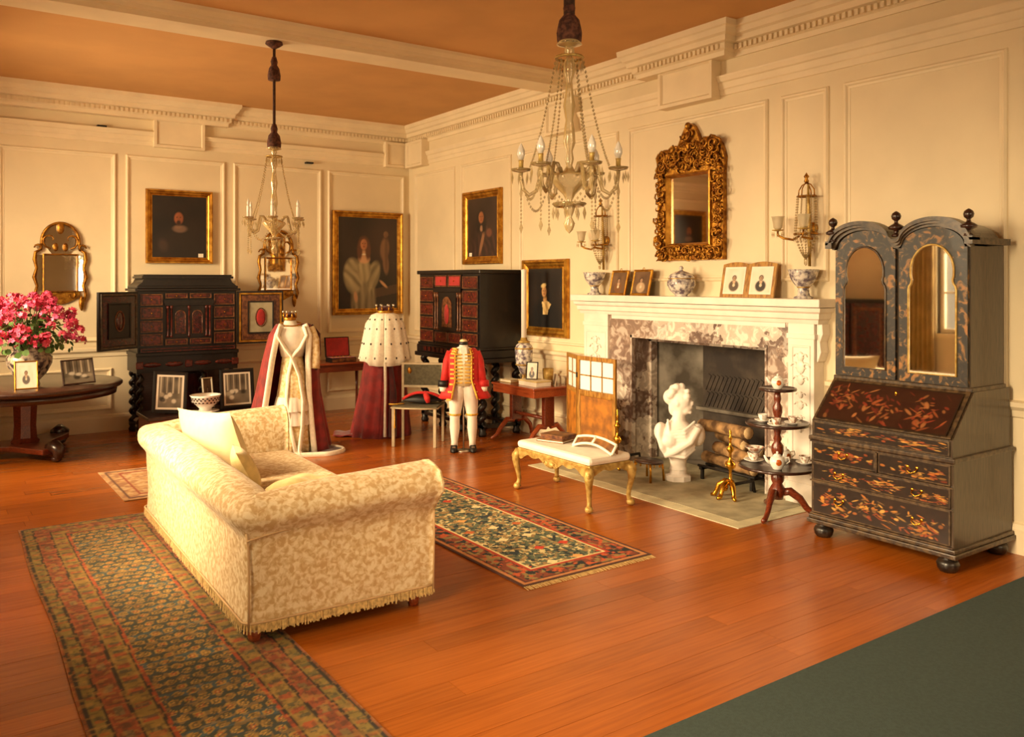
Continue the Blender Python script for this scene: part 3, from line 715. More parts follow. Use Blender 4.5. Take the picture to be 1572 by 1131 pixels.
# local x = depth into the seat, local y = along the back
def upath(w_, d_, rc, step=.06):
    pts = [(d_, 0), (0, 0), (0, w_), (d_, w_)]; out = []; segs = []
    def line(a, b_, nx, ny):
        n = max(2, int(math.dist(a, b_)/step))
        for i in range(n): t = i/n; out.append((a[0]+(b_[0]-a[0])*t, a[1]+(b_[1]-a[1])*t, nx, ny))
    def arc(cx, cy, a0):
        for i in range(6): a = a0-PI/2*i/6; out.append((cx+rc*math.cos(a), cy+rc*math.sin(a), math.cos(a), math.sin(a)))
    line((d_, 0), (rc, 0), 0, -1); arc(rc, rc, -PI/2)
    line((0, rc), (0, w_-rc), -1, 0); arc(rc, w_-rc, PI)
    line((rc, w_), (d_, w_), 0, 1); out.append((d_, w_, 0, 1)); return out
path = upath(SW, SD, .055)
PR = [(0, .075), (.004, .2), (.004, .34), (.0, .45), (.008, .52), (.045, .57), (.08, .615), (.086, .66), (.06, .712), (.0, .738), (-.06, .745), (-.12, .735), (-.17, .695), (-.195, .63), (-.2, .55), (-.2, .42), (-.2, .28)]
vs_ = []; fs = []; n = len(PR)
for i, (x, y, nx, ny) in enumerate(path):
    arm = max(0, x-.15)/(SD-.15) if ny else 0.0
    corner = math.exp(-((min(abs(y), abs(y-SW))+x)/.22)**2)
    for j, (o, z) in enumerate(PR):
        zz = z+(.035*arm-.03*corner)*max(0, (z-.45)/.3); oo = o*(1+.35*arm*(o > 0))-.02*corner*(o > 0)
        wr = .006*math.sin(9*y+7*x+14*z)*math.sin(23*x+5*y)+.009*corner*math.sin(60*(x+y)+25*z)*(z > .4)+R_.uniform(-.002, .002)
        vs_.append((x+nx*(oo+wr), y+ny*(oo+wr), zz))
for i in range(len(path)-1):
    for j in range(n-1): fs.append((i*n+j, (i+1)*n+j, (i+1)*n+j+1, i*n+j+1))
fs += [tuple(range(n-1, -1, -1)), tuple((len(path)-1)*n+j for j in range(n))]
mk('back_and_arms', B().add(vs_, fs, True), 'damask', sofa, subsurf=1)
for s_ in (-1, 1):                             # scrolled arm fronts
    M = Matrix(((0, 1, 0, SD), (s_, 0, 0, 0 if s_ < 0 else SW), (0, 0, 1, 0), (0, 0, 0, 1)))
    mk('arm_front', B().prism([(o*1.35 if o > 0 else o, z+.035*max(0, (z-.45)/.3)) for o, z in PR], -.004, .012, M), 'damask', sofa, bevel=.004)
b = B(); b.box(.1, .12, .08, SD-.02, SW-.12, .33); mk('seat_base', b, 'damask', sofa, bevel=.02)
for i in range(2):
    y0 = .21+i*(SW-.42)/2; mk('seat_cushion', B().box(.2, y0+.01, .32, SD+.01, y0+(SW-.42)/2-.01, .46), 'damask', sofa, bevel=.045)
def along(o, z0, f=None): return [(x+nx*o, y+ny*o, z0+(f(x, y, ny) if f else 0)) for x, y, nx, ny in path]
mk('piping', B().tube([(x, -.012-.02*x, .545+.05*x-.03*math.exp(-x*6)) for x in [SD*i/24 for i in range(25)]], .006, 6), 'piping', sofa)
mk('piping', B().tube([(.016, -.0+.004, .08), (.014, 0.0, .3), (.012, -.0, .47), (.0, -.012, .55)], .006, 6), 'piping', sofa)
mk('piping', B().tube([(SD, -.012, .08), (SD+.004, -.012, .4), (SD, -.016, .52)], .006, 6), 'piping', sofa)
mk('piping', B().tube(along(.008, .116), .006, 6), 'piping', sofa)
fr = B()
for i, (x, y, nx, ny) in enumerate(upath(SW, SD, .055, .007)):
    h_ = R_.uniform(.062, .078); tx, ty = -ny, nx; o = .012+R_.uniform(-.004, .004); w2 = .0038
    fr.add([(x+nx*o-tx*w2, y+ny*o-ty*w2, .112), (x+nx*o+tx*w2, y+ny*o+ty*w2, .112), (x+nx*(o+.004)+tx*w2, y+ny*(o+.004)+ty*w2, h_), (x+nx*(o+.004)-tx*w2, y+ny*(o+.004)-ty*w2, h_)], [(0, 1, 2, 3)])
stuff(mk('bullion_fringe', fr, 'fringe', sofa))
b = B().sweep(path, [(.009, .115), (.009, .085), (.004, .085), (.004, .115)], smooth=True); mk('fringe_heading', b, 'fringe', sofa)
for x in (.06, SD-.08):
    for y in (.07, SW-.07): mk('foot', B().lathe([(0, .008 if x < .5 else 0), (.028, .008 if x < .5 else 0), (.032, .03), (.036, .085)], 12, (x, y, 0)), 'red_wood', sofa)

def pillow(name, w_, h_, t_, M, m_, label, n=18, crumple=.0, frill=0):
    b = B(); vs_ = []; fs = []; rs = random.Random(hash(label) % 1000 if False else len(label))
    for side in (1, -1):
        for j in range(n+1):
            for i in range(n+1):
                u = 2*i/n-1; v = 2*j/n-1
                pinch = 1-.09*(1-u*u)*0-.07*(abs(u)**2*(1-v*v)+abs(v)**2*(1-u*u))
                z = t_/2*side*((1-abs(u)**2.6)*(1-abs(v)**2.6))**.55+crumple*math.sin(5*u+3*v)*math.sin(7*v-u)*(1-abs(u))
                vs_.append((u*w_/2*pinch, v*h_/2*pinch, z))
    N1 = (n+1)**2
    for s_ in (0, 1):
        for j in range(n):
            for i in range(n):
                a = s_*N1+j*(n+1)+i; q = (a, a+1, a+n+2, a+n+1); fs.append(q if s_ == 0 else q[::-1])
    b.add(vs_, fs, True); o = mk(name, b, m_); o.matrix_world = M; tag(o, label, 'cushion')
    return o
def orient(c, nrm, up): 
    z = Vector(nrm).normalized(); y = Vector(up); y = (y-z*y.dot(z)).normalized(); x = y.cross(z)
    return Matrix(((x.x, y.x, z.x, c[0]), (x.y, y.y, z.y, c[1]), (x.z, y.z, z.z, c[2]), (0, 0, 0, 1)))
pillow('cushion', .78, .46, .2, orient((1.638, 5.86, .67), (.92, .19, .33), (-.33, 0, .94)), 'cushion_cream', 'large plain cream cushion propped against the back of the sofa')
pillow('cushion', .32, .3, .13, orient((1.665, 5.27, .585), (.85, -.2, .45), (-.45, .1, .88)), 'cushion_gold', 'small gold cushion tucked beside the large cream cushion')
pillow('cushion', .5, .46, .16, orient((1.82, 4.62, .56), (.1, .25, .95), (.2, 1, 0)), 'cushion_gold', 'crumpled pale gold cushion lying on the sofa seat by the arm', crumple=.02)

# ================================================================== rugs
def boteh(u, v, nx, ny, shift=True):
    gy = v*ny; r_ = np.floor(gy); gx = u*nx+(.5*(r_ % 2) if shift else 0)
    fx = gx-np.floor(gx)-.5; fy = gy-r_-.5; return fx, fy, np.floor(gx), r_
def runner_fn(W, Hh):
    def fn(u, v):
        x = u*W; y = v*Hh; C_ = np.tile(np.array(L('#2d3f3c')), (len(u), 1))
        x = np.clip(x+.012*(nz2(x, y, 14, 31)-.5), 0, W); y = y+.03*(nz2(x, y, 9, 32)-.5)
        xb = np.minimum(x, W-x); yb = Hh-y           # distance from the long edges and the far end
        fx, fy, gi, gj = boteh((x-.3)/(W-.6), y, 6, 14)
        d = np.sqrt((fx*1.1)**2+((fy+.1)*1.2)**2)
        C_ = over(C_, (np.abs(d-.36) < .07).astype(float), '#a9843c'); C_ = over(C_, (d < .27).astype(float), '#6a5a34')
        C_ = over(C_, (np.abs(d-.18) < .05).astype(float)*((gi+gj) % 2), '#a4522c'); C_ = over(C_, (d < .09).astype(float), '#c09a54')
        C_ = over(C_, (np.abs(fy) > .44).astype(float), '#243a46')
        C_ = over(C_, ((gj % 5) == 2).astype(float)*(d > .43)*.6, '#3c6068')
        e = np.minimum(xb, yb)
        bd = (e < .285).astype(float); C_ = over(C_, bd, '#7c4a26')
        along_ = np.where(xb < yb, y, x)
        s1 = np.floor(along_*22) % 3; s2 = np.floor(along_*34) % 4
        C_ = over(C_, ((e > .185) & (e < .265)).astype(float), '#8a7034'); C_ = over(C_, ((e > .195) & (e < .255) & (s1 == 0)).astype(float)*.8, '#a54326'); C_ = over(C_, ((e > .2) & (e < .25) & (s2 == 2)).astype(float)*.7, '#35473c')
        C_ = over(C_, ((e > .09) & (e < .175)).astype(float), '#94472a'); C_ = over(C_, ((e > .1) & (e < .165) & (np.floor(along_*26) % 2 == 0)).astype(float)*.55, '#5c2c1c'); C_ = over(C_, ((e > .115) & (e < .15) & (np.floor(along_*13+.3) % 3 == 1)).astype(float)*.7, '#7a7048')
        C_ = over(C_, ((e > .03) & (e < .08)).astype(float), '#857238'); C_ = over(C_, ((e > .035) & (e < .075) & (s2 == 0)).astype(float)*.8, '#a35c2c'); C_ = over(C_, ((e > .035) & (e < .075) & (s2 == 1)).astype(float)*.6, '#44503c')
        for q in (.084, .18, .272): C_ = over(C_, (np.abs(e-q) < .006).astype(float), '#1e1a1c')
        C_ = over(C_, (np.abs(e-.283) < .007).astype(float), '#a3401f')
        C_ = over(C_, (e < .028).astype(float), '#1f2226'); C_ = over(C_, (e < .012).astype(float), '#94522a')
        C_ = over(C_, np.full(len(u), .22), '#54452c'); C_ = over(C_, (nz2(x, y, 55, 41) > .62)*.45, '#3a3428'); C_ = over(C_, (nz2(x, y, 50, 43) > .66)*.4, '#a07a3c')
        return C_*(.8+.4*nz2(x, y, 22, 4))[:, None]*(.85+.3*nz2(x, y, 3, 9))[:, None]
    return fn
def rug2_fn(W, Hh):
    rs = np.random.RandomState(12); pts = rs.rand(150, 2); pc = rs.randint(0, 5, 150)
    pal = ['#c03a22', '#d8a05a', '#22333a', '#e0cf9a', '#b8602c']
    def fn(u, v):
        x = u*W; y = v*Hh; e = np.minimum(np.minimum(x, W-x), np.minimum(y, Hh-y)); C_ = np.tile(np.array(L('#56604a')), (len(u), 1))
        C_ = over(C_, (nz2(x, y, 44, 2) > .62).astype(float), '#cdbb84'); C_ = over(C_, (nz2(x, y, 48, 3) > .66).astype(float), '#1f2c30'); C_ = over(C_, (nz2(x, y, 38, 7) > .66).astype(float), '#94784a')
        for k in range(34):
            cx = .2+(k % 4)*.2+.1*((k//4) % 2); cy = .25+(k//4)*.27
            C_ = over(C_, ((np.abs(x-cx)/.045+np.abs(y-cy)/.04) < 1).astype(float), pal[pc[k]])
        b_ = (e < .2).astype(float); C_ = over(C_, b_, '#7a3a22')
        C_ = over(C_, b_*(nz2(x, y, 30, 5) > .55), '#8a7444'); C_ = over(C_, b_*(nz2(x, y, 33, 6) > .66), '#1e2628'); C_ = over(C_, b_*(nz2(x, y, 36, 8) > .7), '#b8532a')
        C_ = over(C_, (np.abs(e-.195) < .012).astype(float), '#a8331c'); C_ = over(C_, (np.abs(e-.215) < .007).astype(float), '#d8c48c')
        C_ = over(C_, (np.abs(e-.055) < .006).astype(float), '#1c1c1e'); C_ = over(C_, (e < .04).astype(float), '#b97c4a'); C_ = over(C_, (e < .018).astype(float), '#4a2a20')
        return C_*(.85+.3*nz2(x, y, 60, 14))[:, None]
    return fn
def rug3_fn(u, v):
    C_ = np.tile(np.array(L('#b48a5c')), (len(u), 1)); e = np.minimum(np.minimum(u, 1-u)*1.6, np.minimum(v, 1-v)*1.2)
    C_ = over(C_, (nz2(u, v*.8, 40, 1) > .6).astype(float)*.6, '#8a5a44'); C_ = over(C_, (nz2(u, v*.8, 36, 2) > .64).astype(float)*.6, '#cdb084'); C_ = over(C_, (np.abs(e-.16) < .012).astype(float), '#8c3c28'); C_ = over(C_, (np.abs(e-.06) < .01).astype(float), '#5c3a30')
    return C_
def rug(x0, x1, y0, y1, fn, nx, ny, label, rotz=0, wave=None, fringe=()):
    W, Hh = x1-x0, y1-y0
    o = grid_print('rug', W, Hh, nx, ny, fn, 'rug', None, ((x0+x1)/2, (y0+y1)/2, .009), lay=True, wave=wave); o.rotation_euler[2] = rotz
    so = o.modifiers.new('thick', 'SOLIDIFY'); so.thickness = .007; so.offset = -1
    tag(o, label, 'rug')
    for s_ in fringe:
        f = B()
        for i in range(int(W/.012)):
            x = -W/2+i*.012; dx = R_.uniform(-.006, .006); y = s_*Hh/2; f.add([(x, y, -.003), (x+.008, y, -.003), (x+.008+dx, y+s_*.05, -.007), (x+dx, y+s_*.05, -.007)], [(0, 1, 2, 3)])
        stuff(mk('fringe', f, 'fringe', o))
    return o
W1, H1 = .955, 4.35
ro = rug(.545, .545+W1, 6.84-H1, 6.84, runner_fn(W1, H1), 110, 500, 'long dark blue and rust runner rug lying behind the sofa', -.008)
for vtx in ro.data.vertices:                      # the wavering left edge
    t = max(0, -vtx.co.x/(W1/2)); vtx.co.x += t*.008*math.sin(vtx.co.y*3.1+1.2)
rug(2.83, 3.84, 3.93, 6.62, rug2_fn(1.01, 2.69), 130, 340, 'floral red and blue rug with cream ground in front of the sofa', fringe=(-1,))
rug(1.34, 2.85, 7.29, 8.5, rug3_fn, 90, 70, 'faded pale rug lying beyond the sofa near the low chest')
cp = mk('carpet', B().box(XL+.6, YF+.3, 0, 5.72, 2.37, .012), 'green_carpet', None, bevel=.004); tag(cp, 'plain dark green carpet by the lacquer bureau', 'carpet')

# ================================================================== gilt bench, its books and album
bn = thing('bench', 'long gilt cabriole-legged bench with white upholstered seat by the hearth', 'bench', (4.355, 5.375, 0), RW)
mk('seat', B().box(-.475, -.215, .35, .475, .215, .415), 'white_silk', bn, bevel=.028)
b = B(); b.box(-.47, -.21, .315, .47, .21, .352); mk('seat_rail', b, 'gilt_pale', bn, bevel=.006)
for sy, fx in ((-1, 0), (1, 0)):
    pts = [(-.46, .33)]; 
    for i in range(41):
        x = -.46+.92*i/40; sc_ = abs(math.sin(i/40*PI*6)); ctr = math.exp(-((x)/.09)**2); pts.append((x, .318-.022*sc_-.05*ctr-.035*math.exp(-((abs(x)-.42)/.05)**2)))
    pts.append((.46, .33)); mk('carved_apron', B().prism(pts, sy*.212-.008, sy*.212+.008), 'gilt_pale', bn)
    o = B(); o.sph((0, sy*.222, .285), (.05, .014, .028), 10, 6)
    for q in (-1, 1): o.scroll((q*.06, .285), .03, .009, 0 if q > 0 else PI, 1, q, 8, 5, y=sy*.22)
    mk('shell_ornament', o, 'gilt_pale', bn)
for sx_ in (-1, 1):
    pts = [(-.205, .33)]+[(-.205+.41*i/20, .318-.02*abs(math.sin(i/20*PI*3))-.03*math.exp(-((abs(-.205+.41*i/20)-.18)/.04)**2)) for i in range(21)]+[(.205, .33)]
    mk('carved_apron', B().prism(pts, -.008, .008, Matrix(((0, 1, 0, sx_*.468), (1, 0, 0, 0), (0, 0, 1, 0), (0, 0, 0, 1)))), 'gilt_pale', bn)
    for sy in (-1, 1):
        cx_, cy_ = sx_*.455, sy*.2; ox, oy = sx_*.7, sy*.7
        q = [(0, .33, .036), (.02, .29, .04), (.028, .25, .034), (.022, .2, .026), (.008, .14, .021), (.0, .09, .018), (.004, .06, .019), (.014, .045, .022)]
        lg = mk('leg', B().tube([(cx_+ox*a, cy_+oy*a, z) for a, z, _ in q], [r_ for _, _, r_ in q], 10), 'gilt_pale', bn)
        mk('claw_foot', B().sph((cx_+ox*.018, cy_+oy*.018, .028), (.034, .034, .028), 10, 8), 'gilt_pale', lg)
        o = B(); o.sph((cx_+ox*.045, cy_+oy*.045, .285), (.022, .022, .03), 8, 6); mk('knee_carving', o, 'gilt_pale', lg)
def book(c, d, rz, m_, label, pages='paper'):
    o = thing('book', label, 'book', c, rz); x, y, z = d
    mk('cover', B().box(-x/2, -y/2, 0, x/2, y/2, .006).box(-x/2, -y/2, z-.006, x/2, y/2, z).box(-x/2, y/2-.006, 0, x/2, y/2, z), m_, o, bevel=.002)
    mk('pages', B().box(-x/2+.006, -y/2+.006, .006, x/2-.006, y/2-.005, z-.006), pages, o); return o
book((4.38, 5.62, .415), (.26, .2, .022), -1.2, 'book_brown', 'thin brown leather book lying lowest on the white bench')
book((4.39, 5.6, .437), (.24, .19, .042), -1.35, 'book_brown', 'thick brown leather book lying on top of a thin one on the bench', 'gold_inlay')
al = thing('open_folio', 'open brown folio with broad white curved edges on the white bench', 'album', (4.37, 5.12, .415), RW)
for s_ in (-1, 1):
    nx = 12; top = []; bot = []
    for i in range(nx+1): t = i/nx; x = s_*.235*t; top.append((x, .105-.03*t*t)); bot.append((x, .055-.05*t*t))
    poly = [(x, z) for x, z in bot]+[(x, z) for x, z in reversed(top)]
    lf = mk('leaf', B().prism(poly, .03, .045), 'book_brown', al)
    for nm, ln in (('upper_edge', top), ('lower_edge', bot)):
        mk(nm, B().tube([(x, .03 if nm == 'upper_edge' else -.02, z) for x, z in ln], .011, 6), 'paper', lf)
    mk('fore_edge', B().tube([(s_*.235, .03, .075), (s_*.235, -.02, .006)], .011, 6), 'paper', lf)
    mk('inner_panel', B().add([(x, .032, z) for x, z in top]+[(x, -.02, z) for x, z in bot], [(i, i+1, nx+2+i, nx+1+i) for i in range(nx)], True), 'book_brown', lf)
mk('spine', B().tube([(0, .03, .105), (0, -.02, .055)], .011, 6), 'paper', al)

# ================================================================== three-tier table with tea china
TX, TY = 5.285, 4.075
tt = thing('tier_table', 'three-tier mahogany dumb waiter crowded with tea china beside the hearth', 'table', (TX, TY, 0), 0)
mk('column', B().lathe([(0, .12), (.04, .12), (.05, .16), (.055, .2), (.035, .235), (.048, .26), (.05, .29), (.03, .32), (.045, .35), (.03, .37), (.024, .4), (.03, .43), (.046, .48), (.044, .52), (.024, .55), (.032, .57), (.022, .6), (.036, .66), (.03, .69), (.02, .72), (.036, .77), (.036, .81), (.02, .84), (.028, .87), (.02, .93), (0, .94)], 18), 'mahogany', tt)
for z, r_ in ((.352, .285), (.672, .235), (.93, .14)): mk('tier', B().lathe([(0, z), (r_-.02, z), (r_-.004, z+.004), (r_, z+.012), (r_-.002, z+.024), (r_-.012, z+.026), (r_-.018, z+.018), (0, z+.018)], 40), 'dark_wood', tt)
for a in (-2.82, -.83, .96):
    M = Tm(rz=a); mk('leg', B().tube([(.03, 0, .17), (.09, 0, .18), (.16, 0, .13), (.21, 0, .06), (.26, 0, .025), (.31, 0, .02)], [.03, .032, .028, .024, .022, .018], 8, M=M, flat=.8), 'mahogany', tt)
def cup(x, y, z, label, r_=.038, fig='porcelain_fig', rz=0, h=.05):
    o = thing('teacup', label, 'cup', (x, y, z), rz, 'tea china on the tiered table')
    mk('bowl', B().lathe([(0, 0), (r_*.55, 0), (r_*.55, .004), (r_*.85, h*.5), (r_, h), (r_*.94, h), (r_*.8, h*.5), (r_*.5, .007), (0, .007)], 18), fig, o)
    mk('handle', B().tube([(r_*.9, 0, h*.85), (r_*1.4, 0, h*.8), (r_*1.5, 0, h*.45), (r_*.75, 0, h*.25)], .004, 6), 'porcelain', o); return o
def saucer(x, y, z, label, r_=.065):
    o = mk('saucer', B().lathe([(0, 0), (r_*.5, 0), (r_*.55, .004), (r_, .016), (r_, .019), (r_*.5, .008), (0, .007)], 24), 'saucer', None, (x, y, z)); return tag(o, label, 'saucer', 'tea china on the tiered table')
def teapot(x, y, z, label, s_=1, rz=0):
    o = thing('teapot', label, 'teapot', (x, y, z), rz, 'tea china on the tiered table')
    mk('body', B().lathe([(0, 0), (.03*s_, 0), (.032*s_, .006), (.05*s_, .035*s_), (.052*s_, .055*s_), (.042*s_, .08*s_), (.03*s_, .088*s_)], 18), 'porcelain', o)
    mk('lid', B().lathe([(.031*s_, .088*s_), (.02*s_, .1*s_), (.005*s_, .104*s_), (.009*s_, .114*s_), (0, .12*s_)], 14), 'porcelain', o)
    mk('spout', B().tube([(-.045*s_, 0, .035*s_), (-.07*s_, 0, .06*s_), (-.085*s_, 0, .092*s_)], [.014*s_, .01*s_, .007*s_], 8), 'porcelain', o)
    mk('handle', B().tube([(.045*s_, 0, .075*s_), (.075*s_, 0, .08*s_), (.08*s_, 0, .05*s_), (.048*s_, 0, .03*s_)], .005*s_, 6), 'porcelain', o)
    mk('painted_flower', B().sph((.0, -.043*s_, .05*s_), (.022*s_, .012*s_, .022*s_), 10, 6), 'orange_glaze', o); return o
z1, z2, z3 = .370, .690, .948
def at(px, py, z, dx=0, dy=0): p = onz(px, py, z); return (p.x+dx, p.y+dy, z)
p = at(1157, 708, z1); saucer(*p, 'white saucer under stacked cup and bowl on the lowest tier', .075); cup(p[0], p[1], z1+.012, 'teacup standing under a slop bowl on the lowest tier', .048, h=.06)
o = mk('slop_bowl', B().lathe([(0, 0), (.035, 0), (.06, .03), (.075, .045), (.07, .045), (.055, .03), (.03, .008), (0, .008)], 22), 'porcelain_fig', None, (p[0]+.008, p[1]-.005, z1+.068)); tag(o, 'wide white bowl balanced on a teacup on the lowest tier', 'bowl', 'tea china on the tiered table')
p = (5.18, 3.996, z1); teapot(*p, 'white teapot with orange flower on the lowest tier', 1.1, -.7)
p = at(1235, 712, z1); saucer(*p, 'saucer of the cup next to the lacquer bureau on the lowest tier', .065); cup(p[0], p[1], z1+.01, 'teacup on a saucer next to the lacquer bureau on the lowest tier', .042, h=.052)
p = (5.455, 4.13, z1); teapot(*p, 'small red-figured teapot at the back of the lowest tier', .95, -.4)
for px, py, nm in ((1171, 647, 'beside the dark fireplace opening'), (1191, 655, 'at the front of the tier'), (1217, 651, 'with brown sprig towards the bureau')):
    p = at(px, py, z2); dd = math.hypot(p[0]-TX, p[1]-TY); kk = min(1, .165/dd); p = (TX+(p[0]-TX)*kk, TY+(p[1]-TY)*kk, z2); saucer(*p, 'saucer on the middle tier '+nm, .062); cup(p[0], p[1], z2+.01, 'teacup on the middle tier '+nm, .036, 'porcelain' if px < 1180 else 'porcelain_fig', R_.uniform(0, 6), .048)
p = (5.262, 4.057, z3); teapot(*p, 'white teapot with orange flower alone on the top tier', .95, -.7)

# ================================================================== pictures
def picture(wall, a, b_, z0, z1, fw, fn, gm, label, name='painting', dep=.055, card=None, nx=70, off=.002):
    w_ = b_-a; h_ = z1-z0; c_ = (a+b_)/2
    t = thing(name, label, 'painting', (c_, YB-off, z0) if wall == 'back' else (XR-off, c_, z0), 0 if wall == 'back' else RW)
    fr = B().frame(-w_/2, 0, w_/2, h_, [(0, 0), (0, -dep*.7), (fw*.1, -dep), (fw*.28, -dep), (fw*.4, -dep*.72), (fw*.62, -dep*.62), (fw*.8, -dep*.4), (fw*.86, -dep*.5), (fw, -dep*.42), (fw, 0)])
    mk('frame', fr, gm, t)
    cw, ch = w_-2*fw+.01, h_-2*fw+.01
    grid_print('canvas', cw, ch, nx, int(nx*ch/cw), fn, 'paint', t, (0, -dep*.4, fw-.005))
    if card: mk('label_card', B().box(card-.03, -dep*.4-.006, fw+.004, card+.03, -dep*.4-.001, fw+.05), 'label_card', t)
    return t
def bg(u, v, c, c2, seed): return over(np.tile(np.array(L(c)), (len(u), 1)), nz2(u, v, 4, seed), c2)
def head(C_, u, v, cu, cv, s_, skin, hair, asp=1.0, beard=None, long=False):
    C_ = over(C_, ell(u, v, cu, cv+.01*s_/.06, s_*1.45, s_*1.7*asp, soft=.4), hair)
    if long:
        for q in (-1, 1): C_ = over(C_, ell(u, v, cu+q*s_*1.15, cv-s_*1.5*asp, s_*.75, s_*2.2*asp, soft=.5), hair)
    C_ = over(C_, ell(u, v, cu, cv-.002, s_*.9, s_*1.25*asp, soft=.35), skin)
    C_ = over(C_, ell(u, v, cu+s_*.25, cv, s_*.7, s_*1.1*asp, soft=.6)*.35, '#5a2c18')
    for q in (-1, 1): C_ = over(C_, ell(u, v, cu+q*s_*.36, cv+s_*.18*asp, s_*.17, s_*.1*asp, soft=.6), '#2a160e')
    C_ = over(C_, ell(u, v, cu+s_*.05, cv-s_*.2*asp, s_*.1, s_*.3*asp, soft=.8)*.5, '#7a3c20'); C_ = over(C_, ell(u, v, cu, cv-s_*.62*asp, s_*.3, s_*.09*asp, soft=.6), '#7a2a1c')
    if beard: C_ = over(C_, ell(u, v, cu, cv-s_*.95*asp, s_*.45, s_*.5*asp, soft=.6), beard)
    return C_
def folds(C_, u, v, m_, fr, ang, hi, lo, seed):                          # painted drapery folds inside a mask
    q = np.sin(fr*(u*math.cos(ang)+v*math.sin(ang))+5*nz2(u, v, 6, seed))
    C_ = over(C_, m_*np.clip(q, 0, 1)*.4*nz2(u, v, 9, seed+20), hi); return over(C_, m_*np.clip(-q, 0, 1)*.7*nz2(u, v, 11, seed+30), lo)
def f_man(u, v):
    C_ = bg(u, v, '#100c0a', '#241811', 3); C_ = over(C_, ell(u, v, .5, .06, .44, .44, soft=.5), '#211711'); C_ = over(C_, ell(u, v, .2, .2, .08, .1, .4, .8)*.5, '#4a342a')
    C_ = over(C_, ell(u, v, .5, .47, .13, .06, soft=.5), '#6a5040'); C_ = over(C_, ell(u, v, .47, .5, .06, .03, soft=.8)*.7, '#7e5c46')
    return head(C_, u, v, .48, .64, .088, '#9a5632', '#140c09', .86, '#2e1a10')
def f_lady(u, v):
    C_ = bg(u, v, '#15100c', '#33221a', 5); C_ = over(C_, ell(u, v, .75, .75, .3, .25, soft=1)*.4, '#4a2c1c')
    st = np.clip(ell(u, v, .78, .66, .075, .12, -.15, .4)+ell(u, v, .8, .5, .05, .12, .1, .4)+ell(u, v, .8, .82, .04, .035, soft=.4), 0, 1); C_ = over(C_, st*.75, '#8a6242'); C_ = over(C_, ell(u, v, .81, .62, .03, .2, soft=.8)*.5, '#3a2418')
    C_ = over(C_, poly_in(u, v, [(.6, .22), (1, .27), (1, .17), (.6, .12)])*.6, '#5a3e2a')
    sk = ell(u, v, .42, .08, .2, .38, soft=.25); C_ = over(C_, sk, '#7c6c50'); C_ = folds(C_, u, v, sk, 60, .15, '#b9a67c', '#3c3022', 2)
    sl = ell(u, v, .25, .36, .155, .19, .25, .25); C_ = over(C_, sl, '#94835f'); C_ = folds(C_, u, v, sl, 55, .9, '#cdb98c', '#4c3e2a', 3)
    s2 = ell(u, v, .58, .36, .1, .17, -.5, .3); C_ = over(C_, s2, '#8a7a58'); C_ = folds(C_, u, v, s2, 60, -.6, '#c2ae82', '#463826', 4)
    bo = ell(u, v, .43, .42, .11, .13, soft=.3); C_ = over(C_, bo, '#9a8862'); C_ = folds(C_, u, v, bo, 50, 0, '#c8b488', '#5a4a32', 5)
    C_ = over(C_, ell(u, v, .43, .545, .095, .05, soft=.4), '#c8986c'); C_ = over(C_, ell(u, v, .425, .61, .04, .06, soft=.4), '#c09066')
    C_ = over(C_, ell(u, v, .76, .27, .075, .017, -.55, .5), '#c09066'); C_ = over(C_, ell(u, v, .29, .13, .03, .06, .2, .5), '#b88860'); C_ = over(C_, ell(u, v, .43, .595, .05, .01, soft=.5)*.8, '#e2d2ae')
    return head(C_, u, v, .425, .705, .06, '#bb7a4e', '#5a3420', .76, long=True)
def f_wig(u, v):
    C_ = bg(u, v, '#1a110e', '#38241c', 7); bd = ell(u, v, .56, .08, .44, .46, soft=.3); C_ = over(C_, bd, '#33201b'); C_ = folds(C_, u, v, bd, 40, .4, '#6a4030', '#1c100c', 8)
    C_ = over(C_, ell(u, v, .5, .25, .045, .24, -.4, .5), '#8e6244'); C_ = over(C_, ell(u, v, .74, .4, .09, .07, soft=.5)*.7, '#7e4c36'); C_ = over(C_, ell(u, v, .48, .48, .05, .05, soft=.5), '#9a7458')
    return head(C_, u, v, .47, .67, .09, '#a8683f', '#1c100c', .84, long=True)
def f_fichu(u, v):
    C_ = bg(u, v, '#140e0a', '#241810', 9); C_ = over(C_, ell(u, v, .52, .06, .42, .4, soft=.4), '#0f0a08')
    C_ = over(C_, ell(u, v, .5, .48, .05, .1, soft=.4), '#c8965a'); fi = poly_in(u, v, [(.40, .45), (.46, .43), (.52, .46), (.6, .44), (.68, .4), (.6, .3), (.57, .22), (.43, .23), (.43, .34)]); C_ = over(C_, fi, '#d9b878'); C_ = folds(C_, u, v, fi, 60, .6, '#f0dcb0', '#8a6a3a', 4)
    C_ = head(C_, u, v, .475, .61, .075, '#cf9a60', '#1a100a', .95); return over(C_, ell(u, v, .46, .71, .075, .035, .2, .5), '#d0b478')
picture('back', 2.234, 3.02, 1.97, 2.868, .075, f_man, 'gilt_bright', 'gilt-framed dark portrait of a bearded man above the open cabinet', card=.25)
picture('back', 4.61, 5.67, 1.29, 2.722, .085, f_lady, 'gilt_bright', 'large gilt-framed portrait of a figure in grey satin near the corner', nx=90, off=.025)
picture('right', 8.485, 9.35, 1.965, 2.893, .1, f_wig, 'gilt_bright', 'gilt-framed portrait of a long-haired figure above the closed cabinet', card=-.26)
picture('right', 7.2, 8.03, 1.13, 1.998, .105, f_fichu, 'gilt_bright', 'gilt-framed portrait of a pale woman with white fichu beside the chimneypiece')
picture('back', -.45, .45, 2.05, 3.05, .09, f_man, 'gilt_bright', 'dark portrait beyond the round table, reflected in the overmantel mirror')

